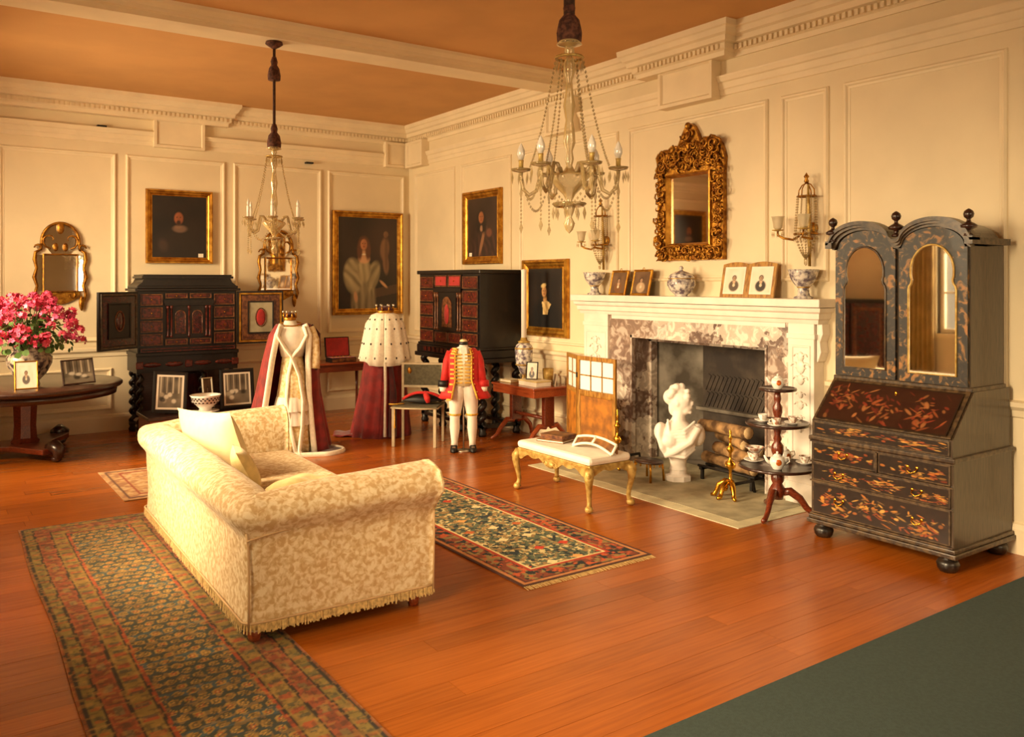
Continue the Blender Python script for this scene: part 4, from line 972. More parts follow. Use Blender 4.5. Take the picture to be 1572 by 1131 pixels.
# ================================================================== carved mirrors
om = thing('overmantel_mirror', 'large carved gilt mirror with arched crest above the chimneypiece', 'mirror', (XR-.002, 5.41, 1.945), RW)
hw = .4; ow = [(-hw, 0), (hw, 0), (hw, .72), (hw+.01, .9), (hw-.03, 1.02), (.3, 1.09), (.2, 1.1), (.13, 1.06), (.1, 1.14), (.05, 1.22), (0, 1.25), (-.05, 1.22), (-.1, 1.14), (-.14, 1.06), (-.22, 1.07), (-.32, 1.0), (-hw, .88), (-hw, .72)]
b = B(); b.box(-hw, -.05, 0, hw, 0, .15); b.box(-hw, -.05, .15, -.25, 0, .79); b.box(.25, -.05, .15, hw, 0, .79); b.prism([(-hw, .78), (hw, .78)]+ow[3:], -.05, 0); mk('frame', b, 'gilt', om)
mk('mirror_glass', B().box(-.255, -.03, .14, .255, -.02, .79), 'mirror', om)
mk('inner_moulding', B().frame(-.275, .125, .275, .8, [(0, -.05), (.004, -.075), (.016, -.08), (.024, -.055), (.034, -.032)]), 'gilt_bright', om)
rs = random.Random(4)
for side in range(26):                              # one carved spray after another round the frame
    cv = B()
    if side < 9: x, z = -hw+.045, .06+side*.095
    elif side < 18: x, z = hw-.045, .06+(side-9)*.095
    else: x, z = -.28+(side-18)*.08, .07
    for k in range(5):
        s_ = rs.choice((-1, 1)); cv.scroll((x+rs.uniform(-.045, .045), z+rs.uniform(-.045, .045)), rs.uniform(.025, .05), rs.uniform(.009, .014), rs.uniform(0, 6.3), rs.uniform(.7, 1.3), s_, 9, 5, y=-.06-rs.uniform(0, .02))
    cv.sph((x, -.055, z), (.03, .025, .03), 8, 6); o = mk('carved_spray', cv, 'gilt', om); stuff(o)
cv = B()
for k in range(105):
    x = rs.uniform(-.36, .36); top = 1.17 if abs(x) < .08 else (1.05 if x > 0 else 1.03-.35*max(0, -x-.22)); z = .84+(top-.84)*rs.random()**.8
    cv.scroll((x, z), rs.uniform(.03, .07), rs.uniform(.01, .018), rs.uniform(0, 6.3), rs.uniform(.7, 1.3), rs.choice((-1, 1)), 9, 5, y=-.06-rs.uniform(0, .03))
for z, r_ in ((1.22, .035), (1.12, .05), (1.02, .06), (.92, .065)): cv.sph((0, -.06, z), (r_*.8, .035, r_), 10, 8)
stuff(mk('carved_crest', cv, 'gilt', om))
def outline_tube(pts, r_, y, m_, parent, nm, closed=True): return mk(nm, B().tube([(x, y, z) for x, z in pts], r_, 6, closed), m_, parent)
def girandole(xc, label):
    t = thing('girandole_mirror', label, 'mirror', (xc, YB-.002, 1.40), 0)
    gl = B(); gl.box(-.165, -.02, .24, .165, -.01, .65); mk('mirror_glass', gl, 'mirror', t)
    mk('crest_glass', B().prism([(.15*math.cos(a), .82+.19*math.sin(a)) for a in [2*PI*i/20 for i in range(20)]], -.016, -.008), 'mirror', t)
    mk('inner_frame', B().frame(-.18, .225, .18, .665, [(0, -.005), (0, -.04), (.01, -.045), (.02, -.02)]), 'gilt', t)
    side = [(.24, .12), (.26, .2), (.235, .3), (.265, .4), (.24, .5), (.26, .6), (.25, .68), (.2, .71)]
    for s_ in (-1, 1):
        outline_tube([(s_*x, z) for x, z in side], [.014, .02, .016, .022, .016, .022, .02, .014], -.025, 'gilt', t, 'side_scroll', False)
        mk('side_glass', B().box(min(s_*.185, s_*.235), -.014, .24, max(s_*.185, s_*.235), -.008, .65), 'mirror', t)
        o = B(); o.scroll((s_*.22, .73), .045, .016, 0 if s_ > 0 else PI, 1, s_, 10, 6, y=-.03); mk('shoulder_scroll', o, 'gilt', t)
        mk('corner_drop', B().lathe([(0, -.05), (.012, -.04), (.025, 0), (.03, .05), (.022, .09), (.012, .12), (0, .13)], 8, (s_*.215, -.025, .06), sy=.6), 'gilt', t)
        o = B(); o.scroll((s_*.11, .19), .05, .013, PI/2, .9, -s_, 9, 6, y=-.025); mk('apron_scroll', o, 'gilt', t)
        o = B(); o.scroll((s_*.1, .82), .1, .016, -PI/2, .8, s_, 10, 6, y=-.03); o.sph((s_*.05, -.02, .74), (.03, .015, .05), 8, 6); mk('crest_scroll', o, 'gilt', t)
    arch = [(.19*math.cos(a), .8+.215*math.sin(a)) for a in [PI*i/20-.1 for i in range(21)]]; arch = [(-.2, .7)]+arch[::-1]+[(.2, .7)]
    outline_tube(arch, .017, -.028, 'gilt', t, 'crest_arch', False)
    mk('crest_plume', B().sph((0, -.03, .96), (.04, .02, .07), 10, 8), 'gilt', t)
    mk('apron', B().prism([(-.2, .23), (.2, .23), (.2, .17), (.12, .13), (.06, .1), (0, .085), (-.06, .1), (-.12, .13), (-.2, .17)], -.025, -.005), 'gilt', t)
    return t
girandole(1.325, 'carved gilt mirror with arched crest hanging above the pink flowers')
girandole(3.865, 'carved gilt mirror behind the chandelier candles and open cabinet door')

# ================================================================== open cabinet on stand against the back wall
def twist(b, x, y, z0, z1, r_=.03, a=.016, turns=None, n=9, ph=0):
    turns = turns or (z1-z0)/.11; k = int(turns*10)
    return b.tube([(x+a*math.cos(ph+2*PI*turns*i/k), y+a*math.sin(ph+2*PI*turns*i/k), z0+(z1-z0)*i/k) for i in range(k+1)], r_*.72, 8)
CF = 10.22
cl = thing('cabinet', 'ebony and tortoiseshell cabinet on twisted legs with both doors standing open', 'cabinet', (2.575, CF, 0), 0)
hw = .555
b = B(); b.box(-hw, .03, .94, hw, .53, 1.64); mk('body', b, 'ebony', cl)
b = B(); b.box(-hw-.035, -.02, 1.64, hw+.035, .545, 1.67); b.box(-hw-.01, 0, 1.67, hw+.01, .54, 1.70); mk('cornice', b, 'ebony', cl, bevel=.006)
b = B(); b.prism([(-hw, 1.70), (hw, 1.70), (hw-.05, 1.74), (hw-.07, 1.785), (-hw+.07, 1.785), (-hw+.05, 1.74)], .03, .53); b.box(-hw+.045, .0, 1.785, hw-.045, .53, 1.81); b.box(-hw+.06, .02, 1.81, hw-.06, .53, 1.83); mk('stepped_top', b, 'ebony', cl)
b = B(); b.box(-hw-.02, -.0, .90, hw+.02, .545, .94); mk('plinth', b, 'ebony', cl, bevel=.005)
pl = B(); pl.box(-hw+.02, -.004, .945, hw-.02, .03, .995); o = mk('plinth_drawer', pl, 'ebony', cl); mk('inlay_panel', B().frame(-hw+.03, .95, hw-.03, .99, [(0, -.004), (0, -.012), (.008, -.012), (.012, -.006)]), 'red_inlay', o)
def cab_drawer(t, x0, z0, x1, z1, y=.03, kn=True, m1='red_inlay'):
    d = mk('drawer', B().box(x0, y-.014, z0, x1, y+.005, z1), 'ebony', t)
    mk('ripple_moulding', B().frame(x0+.008, z0+.006, x1-.008, z1-.006, [(0, y-.014), (.002, y-.022), (.01, y-.022), (.014, y-.014)]), 'gold_inlay', d)
    mk('inlay_panel', B().box(x0+.03, y-.018, z0+.022, x1-.03, y-.01, z1-.022), m1 if (z1-z0) > .06 else 'tortoise', d)
    if kn: mk('knob', B().sph(((x0+x1)/2, y-.026, (z0+z1)/2), .008, 8, 6), 'brass', d)
for sx_ in (-1, 1):
    for j in range(4):
        z0 = 1.015+j*.152; x0, x1 = (-hw+.02, -hw+.275) if sx_ < 0 else (hw-.275, hw-.02); cab_drawer(cl, x0, z0, x1, z0+.142)
for x0, x1 in ((-.265, -.005), (.005, .265)): cab_drawer(cl, x0, 1.55, x1, 1.62); cab_drawer(cl, x0, 1.015, x1, 1.095)
for s_ in (-1, 1):
    d = mk('centre_door', B().box(min(0, s_*.18), .01, 1.11, max(0, s_*.18), .03, 1.47), 'ebony', cl)
    xc = s_*.095; ar = [(xc-.055, 1.15), (xc+.055, 1.15)]+[(xc+.055*math.cos(a), 1.36+.055*math.sin(a)) for a in [PI*i/10 for i in range(11)]]
    mk('arched_panel', B().prism(ar, .002, .01), 'tortoise', d); mk('arch_moulding', B().tube([(x, .004, z) for x, z in ar], .006, 6, True), 'gold_inlay', d)
for x in (-.235, -.195, 0, .195, .235):
    mk('column', B().lathe([(.016, 1.11), (.016, 1.13), (.01, 1.14), (.011, 1.2), (.009, 1.43), (.015, 1.44), (.017, 1.47)], 10, (x, -.002, 0)), 'red_inlay', cl)
b = B(); b.box(-.27, -.012, 1.475, .27, .03, 1.5); b.box(-.28, -.018, 1.5, .28, .03, 1.535); mk('entablature', b, 'ebony', cl)
def cab_door(hx, hy, ang, s_, dark):
    M = Tm(hx, hy, 0, rz=ang); w_ = .555                       # leaf runs along local x from its hinge; inside face towards -y
    x0, x1 = (0, w_) if s_ > 0 else (-w_, 0)
    d = mk('door', B().box(x0, 0, 1.0, x1, .03, 1.635, M), 'ebony', cl)
    mk('door_moulding', B().frame(x0+.02, 1.02, x1-.02, 1.615, [(0, 0), (.002, -.012), (.02, -.012), (.026, 0)], M), 'gilt_bright' if not dark else 'lac_edge', d)
    mk('inlay_border', B().frame(x0+.05, 1.05, x1-.05, 1.585, [(0, -.001), (.0, -.006), (.07, -.006), (.07, 0)], M), 'gold_inlay' if not dark else 'tortoise', d)
    mk('centre_panel', B().box(x0+.125, -.012, 1.125, x1-.125, .0, 1.51, M), 'stone' if not dark else 'ebony', d)
    mk('panel_moulding', B().frame(x0+.12, 1.12, x1-.12, 1.515, [(0, 0), (.0, -.02), (.014, -.02), (.02, -.01)], M), 'ebony', d)
    cx_ = (x0+x1)/2; mk('oval_boss', B().sph((cx_, -.012, 1.317), (.055, .014, .1), 16, 10, M), 'red_velvet' if not dark else 'tortoise', d)
    mk('boss_rim', B().tube([tuple(M @ Vector((cx_+.064*math.cos(a), -.014, 1.317+.11*math.sin(a)))) for a in [2*PI*i/24 for i in range(24)]], .006, 6, True), 'gold_inlay', d)
cab_door(-hw, .0, .62, -1, True); cab_door(hw, -.005, -.05, 1, False)
b = B(); b.box(-hw-.01, .02, .71, hw+.01, .54, .90); st = mk('stand_frieze', b, 'ebony', cl)
for x in (-.4, -.16, .16, .4): mk('frieze_panel', B().sph((x, .02, .8), (.1, .012, .028), 14, 8), 'red_inlay', st)
for x in (-.535, 0, .535): mk('frieze_boss', B().box(x-.04, .0, .76, x+.04, .03, .84), 'red_inlay', st, bevel=.008)
for x in (-.52, -.16, .16, .52):
    lb = B(); twist(lb, x, .07, .1, .71, .034, .018); mk('twist_leg', lb, 'ebony', cl)
    mk('foot', B().lathe([(0, 0), (.035, 0), (.045, .03), (.03, .06), (.04, .08), (.04, .11)], 12, (x, .07, 0)), 'ebony', cl)
for x in (-.52, .52):
    lb = B(); twist(lb, x, .48, .1, .71, .034, .018, ph=1.5); mk('twist_leg', lb, 'ebony', cl); mk('foot', B().lathe([(0, 0), (.035, 0), (.045, .03), (.03, .06), (.04, .08), (.04, .11)], 12, (x, .48, 0)), 'ebony', cl)
mk('stretcher', B().box(-.55, .04, .1, .55, .1, .135), 'ebony', cl); mk('back_panel', B().box(-.5, .5, .15, .5, .52, .7), 'dark_wood', cl)
dr = B(); vs_ = []; 
for j in range(8):
    for i in range(13): vs_.append((-.15+.3*i/12, .3+.03*math.sin(i*1.9+j*.4), .15+.5*j/7))
dr.add(vs_, [(j*13+i, j*13+i+1, (j+1)*13+i+1, (j+1)*13+i) for j in range(7) for i in range(12)], True); o = mk('draped_cloth', dr, 'dark_crimson'); o.location = (2.72, CF, 0); so = o.modifiers.new('t', 'SOLIDIFY'); so.thickness = .006
tag(o, 'dark red cloth draped under the open cabinet behind the basket bowl', 'cloth')
# low chest in front of it, with framed photographs
ch = thing('low_chest', 'low dark red chest carrying framed photographs before the open cabinet', 'chest', (2.62, 9.62, 0), 0)
b = B(); b.box(-.66, -.27, .04, .66, .27, .30); mk('body', b, 'red_wood', ch, bevel=.006); b = B(); b.box(-.68, -.29, .30, .68, .29, .335); mk('lid', b, 'dark_wood', ch, bevel=.006)
for x in (-.6, .6):
    for y in (-.22, .22): mk('foot', B().box(x-.04, y-.04, 0, x+.04, y+.04, .045), 'dark_wood', ch)
def photo_room(seed):
    def fn(u, v):
        C_ = bg(u, v, '#4a4238', '#857a68', seed); rs = np.random.RandomState(seed)
        for k in range(7): C_ = over(C_, ((np.abs(u-(.1+.13*k)) < .022) & (v > .45)).astype(float)*.7, ['#d6cab2', '#3a342c'][k % 2])
        C_ = over(C_, (v < .3).astype(float)*.4, '#8c806c')
        for k in range(8): C_ = over(C_, ell(u, v, rs.uniform(.1, .9), rs.uniform(.2, .45), .1, .07, soft=.5)*.8, ['#2a241e', '#e2d8c4', '#a89c86'][k % 3])
        return C_
    return fn
def photo_person(coat, seed, light=True):
    def fn(u, v):
        C_ = bg(u, v, '#efe6d4' if light else '#5c4432', '#e4d8c0' if light else '#7a5c42', seed)
        C_ = over(C_, ell(u, v, .5, .27, .28, .24, soft=.25), coat); C_ = over(C_, ell(u, v, .5, .45, .08, .1, soft=.4), '#c8a888')
        C_ = over(C_, ell(u, v, .5, .3, .07, .07, soft=.4), '#d8c8a8'); return head(C_, u, v, .5, .6, .085, '#c4a080', '#33241a', .8)
    return fn
def stand_photo(base, w_, h_, fw, fn, fm, label, rotz=0, tilt=.2, mount=.0, crest=False, name='photo_frame', roll=0, cat='photo frame', thick=.014):
    lift = w_/2*abs(math.sin(roll)); base = (base[0], base[1], base[2]+lift)       # a tilted frame stands on its lower corner
    t = thing(name, label, cat, base, rotz); M = Tm(0, 0, 0, rx=-tilt) @ Tm(ry=roll)
    mk('frame', B().frame(-w_/2, 0, w_/2, h_, [(0, thick), (0, 0), (fw*.5, -.004), (fw, 0), (fw, .004)], M), fm, t)
    mk('backing', B().box(-w_/2+.002, thick-.008, .002, w_/2-.002, thick, h_-.002, M), 'black', t)
    if mount: mk('mount', B().frame(-w_/2+fw, fw, w_/2-fw, h_-fw, [(0, .0025), (mount, .0025)], M), 'photo_mount', t)
    q = fw+mount; grid_print('photograph', w_-2*q, h_-2*q, 36, int(36*(h_-2*q)/(w_-2*q)), fn, 'photo', t, M=M @ Tm(0, .003, q))
    mk('strut', B().add([tuple(M @ Vector((-.02, thick, h_*.8))), tuple(M @ Vector((.02, thick, h_*.8))), (.02, thick+h_*.55*max(.25, math.sin(tilt)*1.6), -lift), (-.02, thick+h_*.55*max(.25, math.sin(tilt)*1.6), -lift)], [(0, 1, 2, 3)]), 'black', t)
    if crest: mk('crest_ring', B().tube([tuple(M @ Vector((.014*math.cos(a), .006, h_+.008+.012*math.sin(a)))) for a in [2*PI*i/12 for i in range(12)]], .003, 5, True), 'brass', t)
    return t
stand_photo((2.18, 9.47, .337), .35, .44, .035, photo_room(21), 'black', 'black-framed photograph of a room interior tilted sideways behind the cream cushion', .0, .22, .022, roll=.1)
stand_photo((2.92, 9.5, .337), .38, .44, .04, photo_room(22), 'black', 'black-framed upright photograph of pale furniture behind the sofa arm', .0, .14, .02)
stand_photo((2.665, 9.72, .337), .13, .34, .02, photo_person('#20160f', 8, False), 'silver', 'narrow dark silver-framed picture behind the basket bowl', .25, .15)
bw = thing('basket_bowl', 'white pierced porcelain basket bowl on the low chest', 'bowl', (2.53, 9.42, .337))
mk('bowl', B().lathe([(0, .0), (.07, 0), (.065, .025), (.1, .06), (.145, .1), (.15, .15), (.165, .17), (.155, .172), (.138, .15), (.13, .1), (.09, .06), (0, .04)], 32), 'porcelain', bw)
hl = B()
for j, z in enumerate((.095, .122, .14)):
    for i in range(22): a = 2*PI*(i+.5*(j % 2))/22; r_ = (.143, .149, .151)[j]; hl.cbox((0, 0, 0), (.006, .018, .015), Tm(r_*math.cos(a), r_*math.sin(a), z, rz=a))
stuff(mk('piercings', hl, 'dark_wood', bw))
o = mk('bowl_stand', B().lathe([(0, 0), (.11, 0), (.145, .012), (.143, .016), (.0, .01)], 28), 'porcelain', None, (2.56, 9.48, .335)); tag(o, 'oval white dish under the pierced basket bowl', 'dish')
bw.location.z += .011; bw.location.x = 2.56; bw.location.y = 9.48

# ================================================================== closed cabinet by the fireplace wall
c2 = thing('cabinet', 'closed tall cabinet of red tortoiseshell drawers on twisted legs in the corner', 'cabinet', (5.16, 8.69, 0), RW)
hw = .7
b = B(); b.box(-hw, 0, 1.0, hw, .56, 1.84); mk('body', b, 'ebony', c2); b = B(); b.box(-hw-.03, -.03, 1.84, hw+.03, .575, 1.885); mk('cornice', b, 'ebony', c2, bevel=.008)
b = B(); b.box(-hw-.02, -.02, .97, hw+.02, .58, 1.0); b.box(-hw-.05, -.05, .83, hw+.05, .57, .88); b.box(-hw-.03, -.03, .88, hw+.03, .58, .97); mk('base', b, 'ebony', c2, bevel=.008)
for sx_ in (-1, 1):
    for j in range(5):
        z0 = 1.01+j*.163; x0, x1 = (-hw+.03, -hw+.37) if sx_ < 0 else (hw-.37, hw-.03); cab_drawer(c2, x0, z0, x1, z0+.152, y=0)
for x0, x1 in ((-.31, -.005), (.005, .31)): cab_drawer(c2, x0, 1.02, x1, 1.15, y=0); cab_drawer(c2, x0, 1.68, x1, 1.83, y=0, m1='red_velvet')
dd = mk('centre_door', B().box(-.2, -.02, 1.17, .2, .0, 1.62), 'ebony', c2)
ar = [(-.11, 1.21), (.11, 1.21)]+[(.11*math.cos(a), 1.46+.11*math.sin(a)) for a in [PI*i/12 for i in range(13)]]
mk('arched_panel', B().prism(ar, -.028, -.018), 'gold_inlay', dd); mk('oval_boss', B().sph((0, -.028, 1.36), (.055, .012, .12), 14, 8), 'red_velvet', dd)
for x in (-.29, -.235, .235, .29): mk('column', B().lathe([(.02, 1.17), (.02, 1.2), (.013, 1.21), (.012, 1.55), (.02, 1.57), (.022, 1.62)], 10, (x, -.012, 0)), 'gold_inlay', c2)
mk('entablature', B().box(-.32, -.03, 1.625, .32, .0, 1.67), 'ebony', c2)
for x in [-.5+.1*i for i in range(11)]: mk('base_flute', B().box(x-.035, -.04, .9, x+.035, -.028, .955), 'tortoise', c2)
for x in (-.66, -.22, .22, .66):
    for y in (.05, .52):
        lb = B(); twist(lb, x, y, .1, .83, .05, .022, 6); mk('twist_leg', lb, 'ebony', c2); mk('foot', B().lathe([(0, 0), (.04, 0), (.05, .03), (.035, .06), (.045, .1)], 12, (x, y, 0)), 'ebony', c2)
b = B(); b.box(-.7, .02, .09, .7, .09, .13); b.box(-.7, .48, .09, .7, .55, .13); b.box(-.7, .02, .09, -.63, .55, .13); b.box(.63, .02, .09, .7, .55, .13); mk('stretcher', b, 'ebony', c2)

# ================================================================== writing table and what stands on it
wt = thing('writing_table', 'red mahogany end-support table with sabre legs between closed cabinet and screen', 'table', (5.25, 7.51, 0), RW)
mk('top', B().box(-.4, 0, .605, .4, .53, .63), 'red_wood', wt, bevel=.008); mk('apron', B().box(-.385, .015, .525, .385, .515, .606), 'red_wood', wt, bevel=.005)
for x in (-.3, .3):
    mk('support', B().box(x-.03, .2, .2, x+.03, .33, .53), 'mahogany', wt, bevel=.006)
    for s_ in (-1, 1):
        q = [(.265+s_*.03, .2), (.265+s_*.12, .21), (.265+s_*.2, .13), (.265+s_*(.26 if s_ < 0 else .225), .05), (.265+s_*.33 if s_ < 0 else .265+s_*.215, .015)]
        mk('sabre_leg', B().tube([(x, y, z) for y, z in q], [.03, .03, .026, .022, .018], 8), 'red_wood', wt)
mk('stretcher', B().tube([(-.3, .265, .28), (.3, .265, .28)], .02, 8), 'mahogany', wt)
vl = thing('lamp_vase', 'tall ivory lamp column on a painted porcelain urn on the red table', 'lamp', (5.5, 7.63, .63))
mk('foot', B().lathe([(0, 0), (.05, 0), (.05, .015), (.03, .03), (.018, .07), (.025, .09)], 16), 'gilt_pale', vl)
mk('urn', B().lathe([(.025, .09), (.05, .12), (.06, .16), (.085, .2), (.095, .26), (.1, .36), (.09, .41), (.06, .44)], 24), 'porcelain_blue', vl)
for z in (.2, .38): mk('gilt_band', B().lathe([(.09 if z < .3 else .1, z-.008), (.096 if z < .3 else .103, z), (.092 if z < .3 else .1, z+.008)], 24), 'gilt_pale', vl)
mk('neck', B().lathe([(.06, .44), (.07, .455), (.04, .47), (.034, .5)], 16), 'gilt_pale', vl); mk('column', B().lathe([(.03, .5), (.03, 1.22), (.034, 1.25), (0, 1.26)], 14), 'candle', vl)
o = thing('box_file', 'flat cream box lying under the small framed photograph on the red table', 'box', (5.45, 7.36, .63), RW)
mk('case', B().box(-.16, -.1, 0, .16, .1, .045), 'paper', o, bevel=.003); mk('lid', B().box(-.165, -.105, .045, .165, .105, .062), 'cushion_gold', o, bevel=.003)
stand_photo((5.42, 7.38, .693), .13, .19, .01, photo_person('#403838', 31), 'black', 'small black-framed photograph standing on a cream box', -.9, .2)
stand_photo((5.58, 7.2, .632), .1, .13, .012, photo_person('#403020', 33, False), 'silver', 'tiny frame set sideways behind the cream box by the screen', -2.0, .2)
o = mk('tumbler', B().lathe([(0, 0), (.05, 0), (.058, .1), (.06, .17), (.055, .17), (.05, .02), (0, .015)], 18), 'gilt_pale', None, (5.63, 7.36, .632)); tag(o, 'dull gold beaker behind the cream box on the red table', 'beaker')
book((5.42, 7.78, .632), (.2, .15, .03), -1.5, 'cushion_gold', 'yellow-bound book on the end of the red table by the cabinet')

# ================================================================== folding screen
sc = thing('folding_screen', 'low folding screen with amber silk panels and small glazed panes above', 'screen', (5.46, 6.64, .005), RW)
def leaf(M, w_, nx):
    f = B()
    f.box(0, -.012, 0, .03, .012, 1.0, M); f.box(w_-.03, -.012, 0, w_, .012, 1.0, M); f.box(.03, -.012, .96, w_-.03, .012, 1.0, M); f.box(.03, -.012, .62, w_-.03, .012, .66, M); f.box(.03, -.012, .03, w_-.03, .012, .08, M)
    lf = mk('leaf', f, 'screen_wood', sc)
    mk('silk_panel', B().box(.03, -.004, .08, w_-.03, .004, .62, M), 'amber_silk', lf)
    mk('panel_moulding', B().frame(.03, .08, w_-.03, .62, [(0, -.012), (.004, -.016), (.014, -.014), (.02, -.004)], M), 'screen_wood', lf)
    for i in range(1, nx): x = .03+(w_-.06)*i/nx; mk('glazing_bar', B().box(x-.006, -.006, .66, x+.006, .006, .96, M), 'screen_wood', lf)
    mk('glazing_bar', B().box(.03, -.006, .804, w_-.03, .006, .816, M), 'screen_wood', lf)
    for i in range(nx):
        for j in range(2):
            x0 = .03+(w_-.06)*i/nx; z0 = .66+j*.15; mk('pane', B().box(x0+.006, -.0015, z0+.006, x0+(w_-.06)/nx-.006, .0015, z0+.144, M), 'window_glass', lf)
leaf(Tm(0, 0, 0), .57, 3); leaf(Tm(-.004, 0, 0, rz=PI-.42), .4, 2)
mk('hinge', B().box(-.012, -.02, .78, .008, -.01, .83), 'iron', sc)

# ================================================================== round table with flowers
rt = thing('round_table', 'large round dark mahogany pedestal table with scroll feet under the pink flowers', 'table', (.88, 9.84, 0), -1.21)
mk('top', B().lathe([(0, .665), (.86, .665), (.885, .675), (.9, .69), (.9, .71), (.885, .72), (0, .72)], 64), 'dark_wood', rt); mk('frieze', B().lathe([(.84, .60), (.85, .665)], 64), 'dark_wood', rt)
mk('column', B().lathe([(.13, .12), (.14, .15), (.115, .18), (.105, .3), (.115, .5), (.16, .6), (.2, .66)], 8, smooth=False), 'mahogany', rt)
b = B(); pts = []
for k in range(3):
    a = 2*PI*k/3; pts += [(.58*math.cos(a-.2), .58*math.sin(a-.2)), (.58*math.cos(a+.2), .58*math.sin(a+.2)), (.24*math.cos(a+PI/3), .24*math.sin(a+PI/3))]
b.flat(pts, .075, .13); mk('platform', b, 'mahogany', rt, bevel=.01)
for k in range(3):
    M = Tm(rz=2*PI*k/3); f = mk('scroll_foot', B().tube([(.5, 0, .13), (.58, 0, .15), (.65, 0, .12), (.645, 0, .065), (.61, 0, .045)], [.06, .065, .06, .05, .036], 10, M=M), 'dark_wood', rt)
    mk('toe', B().sph((.61, 0, .032), (.055, .045, .032), 10, 8, M), 'dark_wood', f)
va = thing('flower_vase', 'bulbous dark figured porcelain vase holding pink flowers on the round table', 'vase', (.90, 9.62, .72))
mk('body', B().lathe([(0, 0), (.09, 0), (.095, .02), (.085, .05), (.15, .12), (.2, .22), (.205, .28), (.17, .34), (.14, .36), (.15, .39), (.14, .39), (.13, .36), (.15, .3), (0, .2)], 32), 'vase_dark', va)
fl = thing('flower_bouquet', 'spreading bunch of pink and red geranium blooms with leaves', 'flowers', (.90, 9.62, 1.13))
def bloom():
    b = B(); rs = random.Random(3)
    for i in range(9):
        a = rs.uniform(0, 6.28); e = rs.uniform(-.5, 1.5); c = (.028*math.cos(a)*math.cos(e), .028*math.sin(a)*math.cos(e), .026*math.sin(e)); n = Vector(c).normalized(); u = n.orthogonal().normalized(); w_ = n.cross(u)
        pts = [Vector(c)+n*.004]
        for k in range(10): q = 2*PI*k/10; r_ = .024 if k % 2 == 0 else .014; pts.append(Vector(c)+u*(r_*math.cos(q))+w_*(r_*math.sin(q))+n*(.012 if k % 2 == 0 else .004))
        b.add(pts, [(0, k+1, (k+1) % 10+1) for k in range(10)], True)
    return b
b0 = bloom(); f1 = mk('flower_head', b0, 'petal', fl); f2 = mk('flower_head', b0, 'petal_red', fl)
rs = random.Random(11); spots = []
for i in range(150):
    a = rs.uniform(0, 2*PI); e = rs.uniform(-.06, 1.25); R0 = rs.uniform(.82, 1.05)
    p = (R0*.47*math.cos(a)*math.cos(e), R0*.36*math.sin(a)*math.cos(e), .03+R0*.46*math.sin(e)); spots.append(p)
for i, p in enumerate(spots):
    o = (f1, f2)[i % 2]
    if i > 1: o = share(o, fl, p, rs.uniform(0, 6))
    o.location = p; s_ = rs.uniform(.85, 1.45); o.scale = (s_, s_, s_); o.rotation_euler = (rs.uniform(-.5, .5), rs.uniform(-.5, .5), rs.uniform(0, 6))
lv = B(); stm = B()
for i in range(260):
    a = rs.uniform(0, 2*PI); e = rs.uniform(-.3, 1.3); R0 = rs.uniform(.45, .98); c = Vector((R0*.44*math.cos(a)*math.cos(e), R0*.34*math.sin(a)*math.cos(e), R0*.38*math.sin(e)))
    n = (c.normalized()+Vector((rs.uniform(-.5, .5), rs.uniform(-.5, .5), rs.uniform(-.3, .6)))).normalized(); u = n.orthogonal().normalized(); w_ = n.cross(u); r_ = rs.uniform(.02, .04)
    lv.add([c, c+u*r_, c+u*r_*.5+w_*r_*.9, c-u*r_*.5+w_*r_*.9, c-u*r_, c-u*r_*.5-w_*r_*.6, c+u*r_*.5-w_*r_*.6], [(0, k, k % 6+1) for k in range(1, 7)])
stuff(mk('foliage', lv, 'leaf', fl))
for p in spots[::3]: stm.tube([(p[0]*.06, p[1]*.06, -.1), (p[0]*.14, p[1]*.14, .0), (p[0]*.45, p[1]*.45, p[2]*.45+.07), p], .004, 4)
stuff(mk('stems', stm, 'leaf', fl))
stand_photo((.845, 9.3, .721), .2, .27, .012, photo_person('#6a625c', 41), 'gilt_bright', 'gilt-edged photograph of a pale figure in front of the dark vase', .05, .14, .03)
stand_photo((1.32, 9.42, .721), .3, .255, .014, photo_room(44), 'dark_wood', 'dark wide frame with brown picture at the rim of the round table', .12, .28, roll=-.04)

# ================================================================== costumes on display
def sheet(rows, name, m_, parent, thick=.008):
    n = len(rows[0]); vs_ = [p for r_ in rows for p in r_]
    o = mk(name, B().add(vs_, [(j*n+i, j*n+i+1, (j+1)*n+i+1, (j+1)*n+i) for j in range(len(rows)-1) for i in range(n-1)], True), m_, parent)
    if thick: so = o.modifiers.new('t', 'SOLIDIFY'); so.thickness = thick; so.offset = 0
    return o
def drape(secs, a0, a1, n, folds, amp):              # secs: (cx, cy, z, rx, ry); angle in degrees, folds grow downwards
    rows = []
    for j, (cx, cy, z, rx, ry) in enumerate(secs):
        t = j/(len(secs)-1); row = []
        for i in range(n+1):
            a = math.radians(a0+(a1-a0)*i/n); q = 1+amp*t*math.sin(folds*a+.7*math.sin(3*a))
            row.append((cx+rx*q*math.cos(a), cy+ry*q*math.sin(a), z))
        rows.append(row)
    return rows
def interp(secs, k):
    out = []
    for i in range(len(secs)-1):
        for j in range(k): t = j/k; out.append(tuple(a+(b_-a)*t for a, b_ in zip(secs[i], secs[i+1])))
    return out+[secs[-1]]
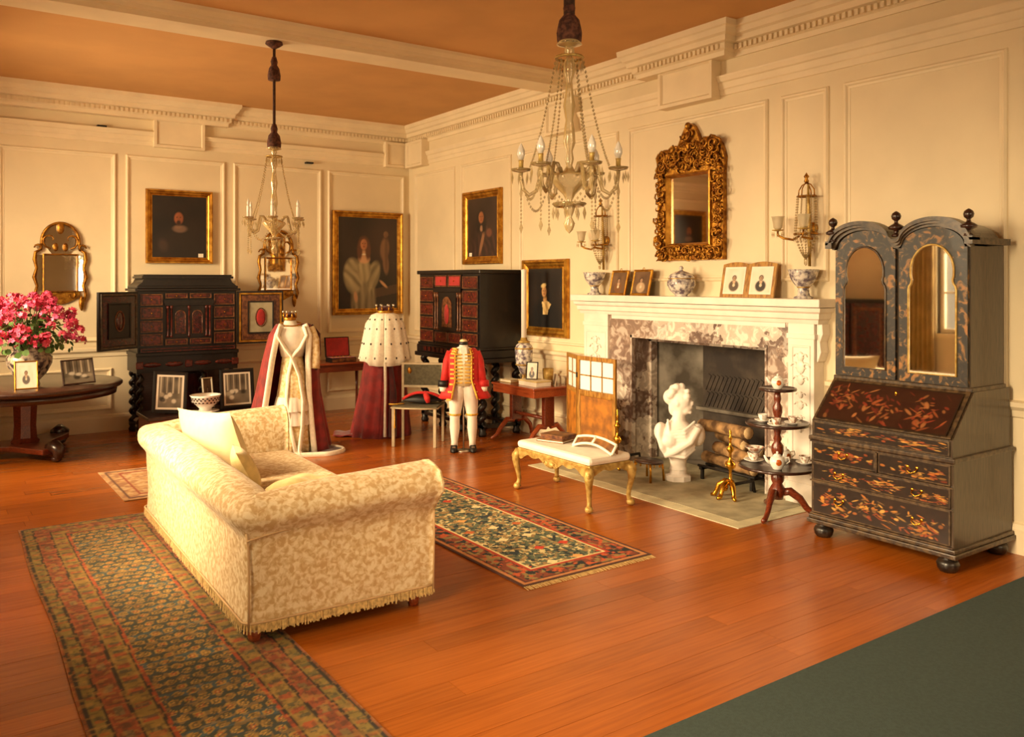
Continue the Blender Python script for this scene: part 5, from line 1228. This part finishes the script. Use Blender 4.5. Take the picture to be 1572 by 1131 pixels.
def coronet(loc, label, r_=.085):
    t = thing('coronet', label, 'coronet', loc, 0)
    mk('band', B().lathe([(r_*.95, 0), (r_, .005), (r_*1.02, .03), (r_*.96, .032), (r_*.9, .005)], 24), 'gilt_bright', t)
    mk('cap', B().lathe([(r_*.92, .012), (r_*.9, .05), (r_*.6, .075), (0, .085)], 20), 'dark_crimson', t)
    for i in range(8):
        a = 2*PI*i/8; x, y = r_*1.02*math.cos(a), r_*1.02*math.sin(a); p = mk('point', B().tube([(x, y, .025), (x*1.06, y*1.06, .075)], [.012, .006], 6), 'gilt_bright', t)
        mk('silver_ball', B().sph((x*1.08, y*1.08, .088), .014, 8, 6), 'silver', p)
    return t
# crimson robe over a gold gown
r1 = thing('display_robe', 'crimson ermine-trimmed peer robe over pale gold gown on a headless dress stand', 'robe', (3.13, 8.45, 0), -.355)
mk('bodice', B().loft([(.02, .0, .98, .11, .09), (.02, -.01, 1.1, .14, .105), (.02, -.01, 1.2, .165, .11), (.02, 0, 1.28, .15, .09), (.0, .01, 1.31, .07, .06), (.0, .01, 1.35, .055, .052)], 24), 'white_silk', r1)
mk('gown', B().loft(interp([(.02, 0, 1.0, .1, .08), (.03, -.02, .8, .13, .12), (.03, -.03, .5, .17, .17), (.03, -.04, .02, .2, .2)], 4), 48, wob=lambda a, j: 1+.006*j*math.sin(14*a)), 'gown_gold', r1)
for z0, z1, r_ in ((.58, .44, .185), (.46, .3, .2)):
    mk('lace_flounce', B().loft([(.02, -.035, z0, r_-.03, r_-.03), (.02, -.04, (z0+z1)/2, r_-.01, r_-.01), (.02, -.045, z1, r_+.005, r_+.005)], 60, cap=False, wob=lambda a, j: 1+.02*j*math.sin(22*a)), 'white_cloth', r1)
rob = interp([(.03, .03, 1.31, .17, .1), (.03, .04, 1.2, .24, .15), (.0, .05, .95, .27, .19), (-.02, .06, .6, .32, .24), (-.03, .06, .3, .38, .28), (-.03, .06, .01, .43, .32)], 3)
sheet(drape(rob, 228, -48, 60, 9, .07), 'robe', 'crimson', r1)
dr_ = drape(rob, 228, -48, 60, 9, .07)
for ei, nm in ((0, 'ermine_facing'), (-1, 'ermine_facing')):
    mk(nm, B().tube([(x, y-.012, z) for x, y, z in [row[ei] for row in dr_]], .034, 8, flat=.6), 'ermine', r1)
mk('ermine_band', B().tube([(-.1, -.09, 1.29), (-.12, -.12, 1.2), (-.05, -.125, 1.08), (.015, -.125, .99), (.09, -.15, .8), (.13, -.19, .55), (.12, -.23, .3), (.09, -.27, .06), (.11, -.3, .02)], .026, 8, flat=.6), 'ermine', r1)
mk('ermine_band', B().tube([(.13, -.085, 1.29), (.16, -.11, 1.2), (.1, -.125, 1.08), (.02, -.13, .99), (-.02, -.13, .8), (-.04, -.19, .55), (.0, -.23, .3), (.05, -.27, .05)], .022, 8, flat=.6), 'ermine', r1)
mk('sleeve', B().tube([(.19, -.02, 1.27), (.24, -.05, 1.15), (.25, -.07, 1.0), (.24, -.08, .86)], [.06, .055, .05, .06], 10, flat=.7), 'gown_gold', r1)
sl_ = mk('sleeve_fall', B().tube([(.2, .02, 1.29), (.265, .0, 1.2), (.27, -.02, 1.0), (.25, -.06, .84)], [.035, .04, .04, .02], 8, flat=.4), 'dark_crimson', r1)
mk('collar_chain', B().tube([(.1*math.cos(a)+.01, .075*math.sin(a), 1.315+.02*math.sin(a)) for a in [2*PI*i/24 for i in range(24)]], .008, 6, True), 'gilt_bright', r1)
tr = []
for j in range(9):
    t = j/8; row = []
    for i in range(21): s_ = i/20; row.append((.0+.1*t+(.28+.22*math.sin(PI*min(1, t+.15)))*s_, -.3+.5*t-.04*math.sin(6*s_)*t, .012+.012*math.sin(9*s_+5*t)**2+.2*max(0, t-.35)*(1-s_)))
    tr.append(row)
sheet(tr, 'train', 'dark_crimson', r1, .006)
edge = [row[-1] for row in tr]; edge = tr[0][::2]+edge[1:]
mk('train_ermine', B().tube([(x, y-.005, .016) for x, y, z in edge], .028, 8, flat=.5), 'ermine', r1)
tb = B().tube([(-.12, -.27, .015), (-.03, -.31, .02), (.04, -.3, .02), (.1, -.27, .03)], .028, 8, flat=.5); mk('gown_hem_fur', tb, 'ermine', r1)
mk('stand_pole', B().tube([(.02, 0, 0), (.02, 0, 1.35)], .015, 8), 'iron', r1); mk('stand_base', B().lathe([(0, 0), (.16, 0), (.16, .012), (0, .02)], 20), 'iron', r1)
coronet((3.13, 8.46, 1.352), 'gold coronet resting on the dress stand of the crimson robe', .062)
# ermine cape over crimson robe
r2 = thing('display_robe', 'crimson robe under a white ermine cape spotted with black tails', 'robe', (4.36, 8.76, 0), -.46)
mk('neck_block', B().loft([(0, 0, 1.2, .15, .1), (0, 0, 1.34, .12, .085), (0, 0, 1.38, .075, .07), (0, 0, 1.42, .06, .06)], 20), 'white_silk', r2)
r2s = interp([(0, 0, 1.3, .16, .12), (0, .0, .95, .21, .17), (-.02, .02, .5, .26, .22), (-.05, .03, .0, .33, .27)], 4)
sheet(drape(r2s, 268, -92, 72, 11, .075), 'robe', 'crimson', r2)
cap_ = interp([(0, 0, 1.39, .085, .075), (0, 0, 1.365, .15, .11), (.0, 0, 1.27, .21, .155), (0, -.0, 1.05, .25, .21), (0, -.01, .84, .285, .25)], 4)
cd = drape(cap_, 268, -92, 84, 13, .055); cd[-1] = [(x, y, z-.035*max(0, -math.sin(math.atan2(y, x)))+.03*(abs(x) > .18)) for x, y, z in cd[-1]]
sheet(cd, 'ermine_cape', 'ermine', r2, .014)
tl = B()
for rI in (6, 9, 12, 15):
    row = cd[rI]
    for i in range(2+(rI % 2)*3, 84, 6): x, y, z = row[i]; k = 1.035; tl.sph((x*k, y*k, z), (.009, .009, .014), 6, 4)
stuff(mk('ermine_tails', tl, 'ermine_tail', r2))
mk('ermine_facing', B().tube([(.0, -.24, .85), (.005, -.26, .6), (.0, -.275, .3), (.0, -.29, .03)], [.03, .026, .024, .03], 8, flat=.6), 'ermine', r2)
mk('front_fold', B().tube([(.06, -.2, .85), (.09, -.22, .5), (.08, -.24, .02)], [.02, .04, .05], 8), 'dark_crimson', r2)
tr = []
for j in range(7):
    t = j/6; tr.append([(-.2-.38*s_, -.1+.35*t, .01+.015*math.sin(8*s_+4*t)**2+.22*max(0, 1-3*s_)*t) for s_ in [i/14 for i in range(15)]])
sheet(tr, 'train', 'crimson', r2, .006); mk('stand_base', B().lathe([(0, 0), (.17, 0), (.17, .012), (0, .02)], 20), 'iron', r2); mk('stand_pole', B().tube([(0, 0, 0), (0, 0, 1.4)], .015, 8), 'iron', r2)
coronet((4.36, 8.76, 1.39), 'tall coronet with silver balls on top of the ermine cape', .095)
# page's uniform
pg = thing('display_uniform', 'scarlet page coat with gold lace and white breeches on a small headless stand', 'costume', (4.615, 7.47, 0), -.554)
mk('shirt_front', B().loft([(0, 0, .7, .11, .085), (0, -.005, .85, .12, .09), (0, -.005, .98, .13, .085), (0, 0, 1.05, .1, .07), (0, 0, 1.08, .045, .045), (0, 0, 1.11, .04, .04)], 22), 'white_cloth', pg)
mk('neck_band', B().lathe([(.042, 1.095), (.046, 1.1), (.046, 1.125), (.04, 1.13)], 16), 'black', pg); mk('neck_cap', B().lathe([(.04, 1.125), (.038, 1.145), (.02, 1.155), (0, 1.157)], 14), 'gown_gold', pg)
mk('waistcoat', B().loft([(0, -.012, .68, .118, .09), (0, -.012, .8, .118, .092), (0, -.012, .95, .125, .09), (0, -.006, 1.02, .09, .08)], 22), 'cushion_cream', pg)
st = B()
for i in range(9):
    z = .71+i*.036
    for s_ in (-1, 1): st.box(min(s_*.012, s_*.085), -.109, z, max(s_*.012, s_*.085), -.1, z+.012)
stuff(mk('waistcoat_braid', st, 'gold_lace', pg)); mk('cravat', B().prism([(-.03, 1.08), (.03, 1.08), (.045, .95), (0, .9), (-.02, .96)], -.105, -.08), 'white_silk', pg)
for s_ in (-1, 1):
    lg = mk('breeches_leg', B().loft([(s_*.055, 0, .70, .075, .085), (s_*.075, 0, .55, .078, .08), (s_*.085, 0, .4, .06, .062), (s_*.09, .0, .34, .05, .052), (s_*.09, .0, .24, .052, .055), (s_*.092, 0, .1, .034, .036), (s_*.094, 0, .05, .036, .04)], 18), 'white_cloth', pg)
    mk('knee_band', B().lathe([(.061, .37), (.064, .38), (.061, .39)], 16, (s_*.086, 0, 0)), 'gold_lace', lg)
    sh = mk('shoe', B().loft([(s_*.1, -.035, 0, .036, .085), (s_*.1, -.035, .02, .038, .085), (s_*.098, -.025, .045, .034, .065), (s_*.095, .005, .07, .032, .038)], 16), 'black', pg); mk('buckle', B().box(s_*.098-.016, -.082, .042, s_*.098+.016, -.066, .056), 'silver', sh)
ct = interp([(0, .01, 1.06, .12, .075), (0, .01, 1.0, .165, .105), (0, .01, .85, .165, .12), (0, .01, .74, .165, .125), (.015, .015, .55, .265, .175)], 4)
cdr = drape(ct, 240, -60, 44, 8, .03); sheet(cdr, 'coat', 'scarlet', pg, .01)
for ei in (0, -1):
    ed = [row[ei] for row in cdr]; mk('gold_edging', B().tube([(x, y-.008, z) for x, y, z in ed], .012, 6, flat=.5), 'gold_lace', pg)
    fr_ = B()
    for i in range(11):
        t = i/10*(len(ed)-1); k = min(int(t), len(ed)-2); f_ = t-k; p = [ed[k][q]*(1-f_)+ed[k+1][q]*f_ for q in range(3)]
        if ei == 0: fr_.cbox((0, 0, 0), (.045, .012, .018), Tm(p[0]-.03, p[1]-.004, p[2], rz=-.45))
        else: fr_.sph((p[0]+.02, p[1]-.01, p[2]), .007, 6, 4)
    stuff(mk('gold_frogging', fr_, 'gold_lace', pg))
for s_ in (-1, 1):
    sv = mk('sleeve', B().tube([(s_*.13, .0, 1.025), (s_*.165, .0, .93), (s_*.185, -.02, .82), (s_*.195, -.04, .72)], [.044, .045, .04, .042], 12), 'scarlet', pg)
    mk('cuff', B().tube([(s_*.205, -.04, .735), (s_*.207, -.045, .67)], [.055, .058], 12), 'black' if s_ < 0 else 'scarlet', sv)
    mk('lace_ruffle', B().tube([(s_*.207, -.045, .67), (s_*.21, -.05, .62)], [.042, .03], 12), 'white_silk', sv)
mk('stand_pole', B().tube([(0, .02, 0), (0, .02, .7)], .008, 8), 'silver', pg); mk('stand_base', B().lathe([(0, 0), (.09, 0), (.09, .01), (0, .014)], 20), 'silver', pg)
# investiture chair and cocked hat
cr = thing('chair', 'square silvered side chair with olive upholstered seat and back', 'chair', (4.42, 8.075, 0), -.75)
mk('seat', B().flat([(-.24, .2), (-.25, -.19), (-.12, -.225), (.12, -.225), (.25, -.19), (.24, .2)], .405, .43), 'chair_fabric', cr, bevel=.008)
mk('seat_edge', B().tube([(-.24, .2, .41), (-.25, -.19, .41), (-.12, -.228, .41), (.12, -.228, .41), (.25, -.19, .41), (.24, .2, .41)], .009, 6, True), 'chair_frame', cr)
for s_ in (-1, 1):
    mk('leg', B().box(s_*.225-.016, -.205, 0, s_*.225+.016, -.173, .405), 'chair_frame', cr, bevel=.003)
    mk('back_leg', B().box(s_*.225-.014, .18, 0, s_*.225+.014, .208, .85), 'chair_frame', cr, bevel=.003)
mk('back_panel', B().box(-.212, .186, .61, .212, .202, .838), 'chair_fabric', cr)
mk('top_rail', B().box(-.24, .178, .836, .24, .21, .856), 'chair_frame', cr); mk('lower_rail', B().box(-.215, .18, .585, .215, .208, .61), 'chair_frame', cr)
mk('crest_badge', B().sph((-.15, .182, .77), (.025, .006, .035), 8, 6), 'gilt_bright', cr); mk('tassel', B().lathe([(0, .2), (.012, .21), (.006, .25), (.003, .4)], 8, (-.2, -.235, 0)), 'gold_lace', cr)
ht = thing('cocked_hat', 'black cocked hat trimmed with scarlet lying on the olive chair', 'hat', (4.47, 8.06, .431), -.6)
vs_ = []
for i in range(25):
    t = 2*i/24-1
    for j, s_ in enumerate((-1, 0, 1)): vs_.append((t*.22, s_*.07*(1-t*t*.6), .015+(.10*(1-t*t) if s_ == 0 else .0)+.02*abs(t)))
mk('brim', B().add(vs_, [(i*3+j, i*3+j+1, i*3+j+4, i*3+j+3) for i in range(24) for j in range(2)], True), 'black', ht).modifiers.new('t', 'SOLIDIFY').thickness = .012
mk('plume_edging', B().tube([(t*.22, -.02-.03*(1-t*t), .03+.095*(1-t*t)+.02*abs(t)) for t in [2*i/20-1 for i in range(21)]], .016, 8), 'scarlet', ht)
mk('cockade', B().tube([(.03, -.05, .11), (.05, -.085, .07), (.06, -.09, .02)], [.03, .035, .02], 8), 'scarlet', ht)
mk('sword_knot', B().tube([(-.2, -.06, .01), (-.3, -.1, .008), (-.36, -.09, .008)], .008, 6), 'gold_lace', ht)
# console table by the back wall with an open jewel case
ct = thing('console_table', 'dark red side table by the back wall between the two robes', 'table', (4.55, 10.52, 0), 0)
mk('top', B().box(-.42, -.25, .67, .42, .25, .70), 'red_wood', ct, bevel=.006); mk('apron', B().box(-.4, -.23, .58, .4, .23, .67), 'mahogany', ct)
for x in (-.36, .36):
    for y in (-.2, .2): mk('leg', B().lathe([(.014, 0), (.022, .03), (.018, .3), (.026, .58)], 10, (x, y, 0)), 'mahogany', ct)
jc = thing('jewel_case', 'open case lined with scarlet velvet standing on the side table', 'case', (4.53, 10.38, .70), 0)
mk('tray', B().box(-.17, -.1, 0, .17, .1, .06), 'black', jc); mk('velvet_lining', B().box(-.155, -.09, .058, .155, .09, .064), 'red_velvet', jc)
mk('tray_front', B().box(-.16, -.104, .01, .16, -.1, .055), 'gold_inlay', jc)
for i in range(6): mk('medal', B().sph((-.12+.048*i, -.02, .07), (.016, .03, .008), 8, 6), 'gilt_bright', jc)
M = Tm(0, .1, .06, rx=-.15); mk('lid', B().box(-.17, 0, 0, .17, .02, .26, M), 'black', jc); mk('lid_lining', B().box(-.155, -.004, .012, .155, .0, .248, M), 'red_velvet', jc)

# ================================================================== mantelpiece garniture
MZ = 1.616
def goblet(y, label, m_):
    t = thing('pedestal_bowl', label, 'bowl', (5.68, y, MZ))
    mk('foot', B().lathe([(0, 0), (.075, 0), (.075, .012), (.05, .022), (.042, .05), (.046, .062), (.04, .075), (.045, .09)], 22), m_, t); mk('bowl', B().lathe([(.045, .09), (.06, .1), (.095, .15), (.11, .2), (.118, .228), (.11, .228), (.088, .15), (.04, .1), (0, .1)], 28), m_, t)
    mk('gilt_band', B().lathe([(.046, .084), (.05, .09), (.046, .096)], 22), 'gilt_pale', t); return t
goblet(6.64, 'white pedestal bowl at the mantel end near the folding screen', 'porcelain_blue')
goblet(4.135, 'white pedestal bowl at the mantel end near the lacquer bureau', 'porcelain_blue')
jr = thing('covered_jar', 'round covered porcelain jar in the middle of the mantel', 'jar', (5.64, 5.395, MZ))
mk('body', B().lathe([(0, 0), (.06, 0), (.055, .012), (.1, .05), (.128, .1), (.125, .135), (.112, .16), (.105, .165)], 30), 'porcelain_blue', jr); mk('lid', B().lathe([(.118, .162), (.12, .172), (.095, .2), (.05, .222), (.02, .23), (.012, .24), (.022, .255), (.01, .272), (0, .275)], 26), 'porcelain_blue', jr)
mk('gilt_band', B().lathe([(.112, .155), (.12, .163), (.113, .17)], 28), 'gilt_pale', jr)
stand_photo((5.66, 6.29, MZ), .27, .25, .022, photo_person('#7a5230', 51, False), 'gilt_bright', 'sepia photograph of an officer on the mantel next to a pedestal bowl', RW-.1, .22, crest=True)
stand_photo((5.66, 5.97, MZ), .28, .255, .022, photo_person('#b89a78', 52, False), 'gilt_bright', 'sepia photograph of a woman on the mantel next to the covered jar', RW-.1, .22, crest=True)
df = thing('double_photo_frame', 'hinged wooden double frame with two white-mounted portraits on the mantel', 'photo frame', (5.65, 4.68, MZ), RW)
M = Tm(rx=-.2)
for s_, cc_ in ((-1, '#5a4a3c'), (1, '#2e2620')):
    x0, x1 = (-.28, 0) if s_ < 0 else (0, .28); xs = [x0+(x1-x0)*i/12 for i in range(13)]
    top = [(x, .285+.02*math.sin(PI*(x-x0)/(x1-x0))) for x in xs]
    lf = mk('leaf', B().prism([(x0, 0), (x1, 0)]+top[::-1], 0, .016, M), 'screen_wood', df)
    mk('mount', B().box(x0+.03, -.002, .028, x1-.03, .001, .262, M), 'photo_mount', lf)
    grid_print('photograph', .19, .2, 40, 44, photo_person(cc_, 60+s_), 'photo', lf, M=M @ Tm((x0+x1)/2, -.003, .045))
mk('strut', B().add([tuple(M @ Vector((-.04, .016, .25))), tuple(M @ Vector((.04, .016, .25))), (.04, .15, 0), (-.04, .15, 0)], [(0, 1, 2, 3)]), 'black', df)

# ================================================================== wall lights
def chain(b, p, q, n, r_, sag=0):
    for i in range(n+1):
        t = i/n; b.bead((p[0]+(q[0]-p[0])*t, p[1]+(q[1]-p[1])*t, p[2]+(q[2]-p[2])*t-sag*4*t*(1-t)), r_, r_*1.25)
def sconce(y, label):
    t = thing('wall_light', label, 'wall light', (XR, y, 1.87), RW, 'crystal wall lights beside the overmantel mirror')
    mk('back_stem', B().tube([(0, -.04, .0), (0, -.04, .3), (0, -.05, .45), (0, -.06, .66)], [.012, .016, .012, .008], 8), 'gilt_pale', t)
    mk('wall_plate', B().lathe([(0, 0), (.05, 0), (.05, .01), (.03, .025), (0, .03)], 16, M=Tm(0, 0, .3, rx=PI/2)), 'gilt_bright', t)
    mk('hoop', B().tube([(.075*math.cos(a), -.08+.06*math.sin(a), .55) for a in [2*PI*i/16 for i in range(16)]], .007, 6, True), 'gilt', t)
    for a in (0, PI/2, PI, -PI/2):
        mk('crown_arch', B().tube([(.075*math.cos(a), -.08+.06*math.sin(a), .55), (.07*math.cos(a), -.08+.056*math.sin(a), .6), (.04*math.cos(a), -.08+.03*math.sin(a), .64), (0, -.08, .655)], .005, 6), 'gilt', t)
    mk('finial', B().lathe([(.01, .65), (.02, .67), (.01, .69), (.022, .705), (.008, .725), (0, .74)], 10, (0, -.08, 0)), 'gilt', t)
    mk('bowl_ring', B().tube([(.095*math.cos(a), -.09+.07*math.sin(a), .255) for a in [2*PI*i/18 for i in range(18)]], .008, 6, True), 'gilt', t)
    for k in range(12):
        a = 2*PI*k/12; b = B(); chain(b, (.075*math.cos(a), -.08+.06*math.sin(a), .55), (.092*math.cos(a), -.09+.068*math.sin(a), .26), 14, .009, .0); stuff(mk('bead_chain', b, 'crystal', t))
        b = B(); chain(b, (.092*math.cos(a), -.09+.068*math.sin(a), .25), (0, -.09, .06), 10, .0095, .03); stuff(mk('bead_chain', b, 'crystal', t))
    b = B()
    for k in range(10): a = 2*PI*k/10; b.bead((.098*math.cos(a), -.09+.072*math.sin(a), .215), .007, .025)
    stuff(mk('crystal_drops', b, 'crystal', t)); mk('pendant', B().lathe([(0, -.0), (.012, .015), (.014, .05), (.006, .09)], 8, (0, -.09, 0)), 'crystal', t)
    for s_, yy in ((-1, -.14), (1, -.1)):
        e = (s_*.21 if s_ < 0 else .06, -.2 if s_ > 0 else -.16)
        ar = mk('arm', B().tube([(s_*.05, -.1, .24), (s_*.09, -.13, .21), (e[0]*.75, e[1], .225), (e[0], e[1], .25), (e[0], e[1], .28)], .009, 8), 'gilt', t)
        mk('drip_pan', B().lathe([(.0, .28), (.045, .288), (.048, .294), (0, .29)], 14, (e[0], e[1], 0)), 'gilt_pale', ar)
        mk('glass_shade', B().lathe([(.02, .295), (.035, .31), (.04, .35), (.05, .395), (.056, .4)], 16, (e[0], e[1], 0)), 'glass_shade', ar)
        b = B()
        for k in range(8): a = 2*PI*k/8; b.bead((e[0]+.045*math.cos(a), e[1]+.045*math.sin(a), .255), .006, .028)
        stuff(mk('crystal_drops', b, 'crystal', ar))
    return t
sconce(4.14, 'crystal wall light with glass cups beside the lacquer bureau')
sconce(6.6, 'crystal wall light hanging just behind the nearer chandelier')

# ================================================================== chandeliers
def chandelier(x, y, zt, label, candles, rot):
    t = thing('chandelier', label, 'chandelier', (x, y, 1.98), rot)
    H_ = zt-1.98
    mk('ceiling_hook', B().lathe([(0, H_), (.07, H_), (.075, H_-.02), (.04, H_-.045), (.015, H_-.06)], 18), 'tassel_brown', t)
    mk('cord', B().tube([(0, 0, 1.02), (0, 0, H_-.04)], .013 if candles else .028, 8), 'cord_brown', t)
    def tassel(z, r_, nm='tassel'):
        mk(nm, B().lathe([(.018, z+.2), (.03, z+.16), (.025, z+.13), (r_*.8, z+.1), (r_, z+.04), (r_*.95, z), (0, z)], 28, wob=lambda a, j: 1+.05*math.sin(14*a)), 'tassel_brown', t)
    tassel(.93, .062 if not candles else .06)
    if candles: tassel(H_-.33, .055, 'upper_tassel')
    mk('top_dish', B().lathe([(.012, .95), (.05, .93), (.062, .915), (.05, .912), (.012, .9)], 20), 'crystal', t)
    mk('stem', B().lathe([(.01, .95), (.025, .88), (.012, .86), (.03, .82), (.028, .78), (.014, .74), (.02, .68), (.03, .62), (.018, .55), (.026, .5), (.03, .44), (.016, .4), (.022, .36), (.014, .33), (.03, .3), (.09, .285), (.1, .27), (.06, .22), (.03, .19), (.014, .16), (.03, .13), (.02, .1), (.012, .08), (.028, .05), (.018, .02), (0, -.0)], 18), 'crystal', t)
    mk('crown_ring', B().tube([(.065*math.cos(a), .065*math.sin(a), .85) for a in [2*PI*i/20 for i in range(20)]], .007, 6, True), 'gilt_pale', t)
    b = B()
    for k in range(14): a = 2*PI*k/14; b.bead((.066*math.cos(a), .066*math.sin(a), .81), .008, .03)
    stuff(mk('crown_drops', b, 'crystal', t))
    mk('lower_dish', B().lathe([(.02, .14), (.07, .13), (.085, .145), (.08, .15), (.02, .146)], 18), 'crystal', t)
    b = B()
    for k in range(9): a = 2*PI*k/9; b.bead((.078*math.cos(a), .078*math.sin(a), .1), .009, .034)
    stuff(mk('lower_drops', b, 'crystal', t))
    n = 6; R0 = .235
    for k in range(n):
        a = 2*PI*k/n; c, s_ = math.cos(a), math.sin(a); q = [(.07, .29), (.1, .33), (.13, .33), (.145, .27), (.16, .21), (.195, .19), (.225, .22), (R0, .28), (R0, .3)]
        ar = mk('arm', B().tube([(r_*c, r_*s_, z) for r_, z in q], .0095, 8), 'crystal', t)
        mk('drip_pan', B().lathe([(.01, .3), (.045, .308), (.05, .318), (.044, .317), (.01, .31)], 16, (R0*c, R0*s_, 0)), 'crystal', ar)
        if candles:
            mk('candle_tube', B().lathe([(.013, .315), (.013, .41), (.01, .412), (0, .412)], 12, (R0*c, R0*s_, 0)), 'candle', ar); mk('bulb', B().lathe([(.006, .412), (.012, .43), (.008, .455), (0, .475)], 10, (R0*c, R0*s_, 0)), 'bulb', ar)
        else:
            mk('candle_socket', B().lathe([(.012, .315), (.012, .35), (.014, .36), (0, .36)], 10, (R0*c, R0*s_, 0)), 'gilt_pale', ar); mk('bulb', B().lathe([(.01, .36), (.02, .385), (.019, .405), (.009, .43), (0, .445)], 12, (R0*c, R0*s_, 0)), 'bulb', ar)
        b = B()
        for j in range(7): e = 2*PI*j/7; b.bead((R0*c+.047*math.cos(e), R0*s_+.047*math.sin(e), .272), .0075, .03)
        b.bead((R0*c, R0*s_, .2), .01, .04); chain(b, (R0*c, R0*s_, .17), (R0*c, R0*s_, .06), 6, .007); b.bead((R0*c, R0*s_, .03), .012, .03)
        stuff(mk('crystal_drops', b, 'crystal', ar))
        b = B(); chain(b, (.066*c, .066*s_, .85), (.19*c, .19*s_, .33), 30, .0075, .05); stuff(mk('bead_chain', b, 'crystal', t))
        a2 = 2*PI*(k+1)/n; b = B(); chain(b, (R0*c, R0*s_, .29), (R0*math.cos(a2), R0*math.sin(a2), .29), 18, .0075, .17 if k % 2 else .13); stuff(mk('bead_swag', b, 'crystal', t))
    return t
chandelier(2.577, 3.2, ZC, 'crystal chandelier with bare pear bulbs hanging in front of the fireplace wall', False, .3)
chandelier(2.52, 7.19, 3.82, 'crystal chandelier with white candle tubes hanging from the ceiling beam', True, .12)
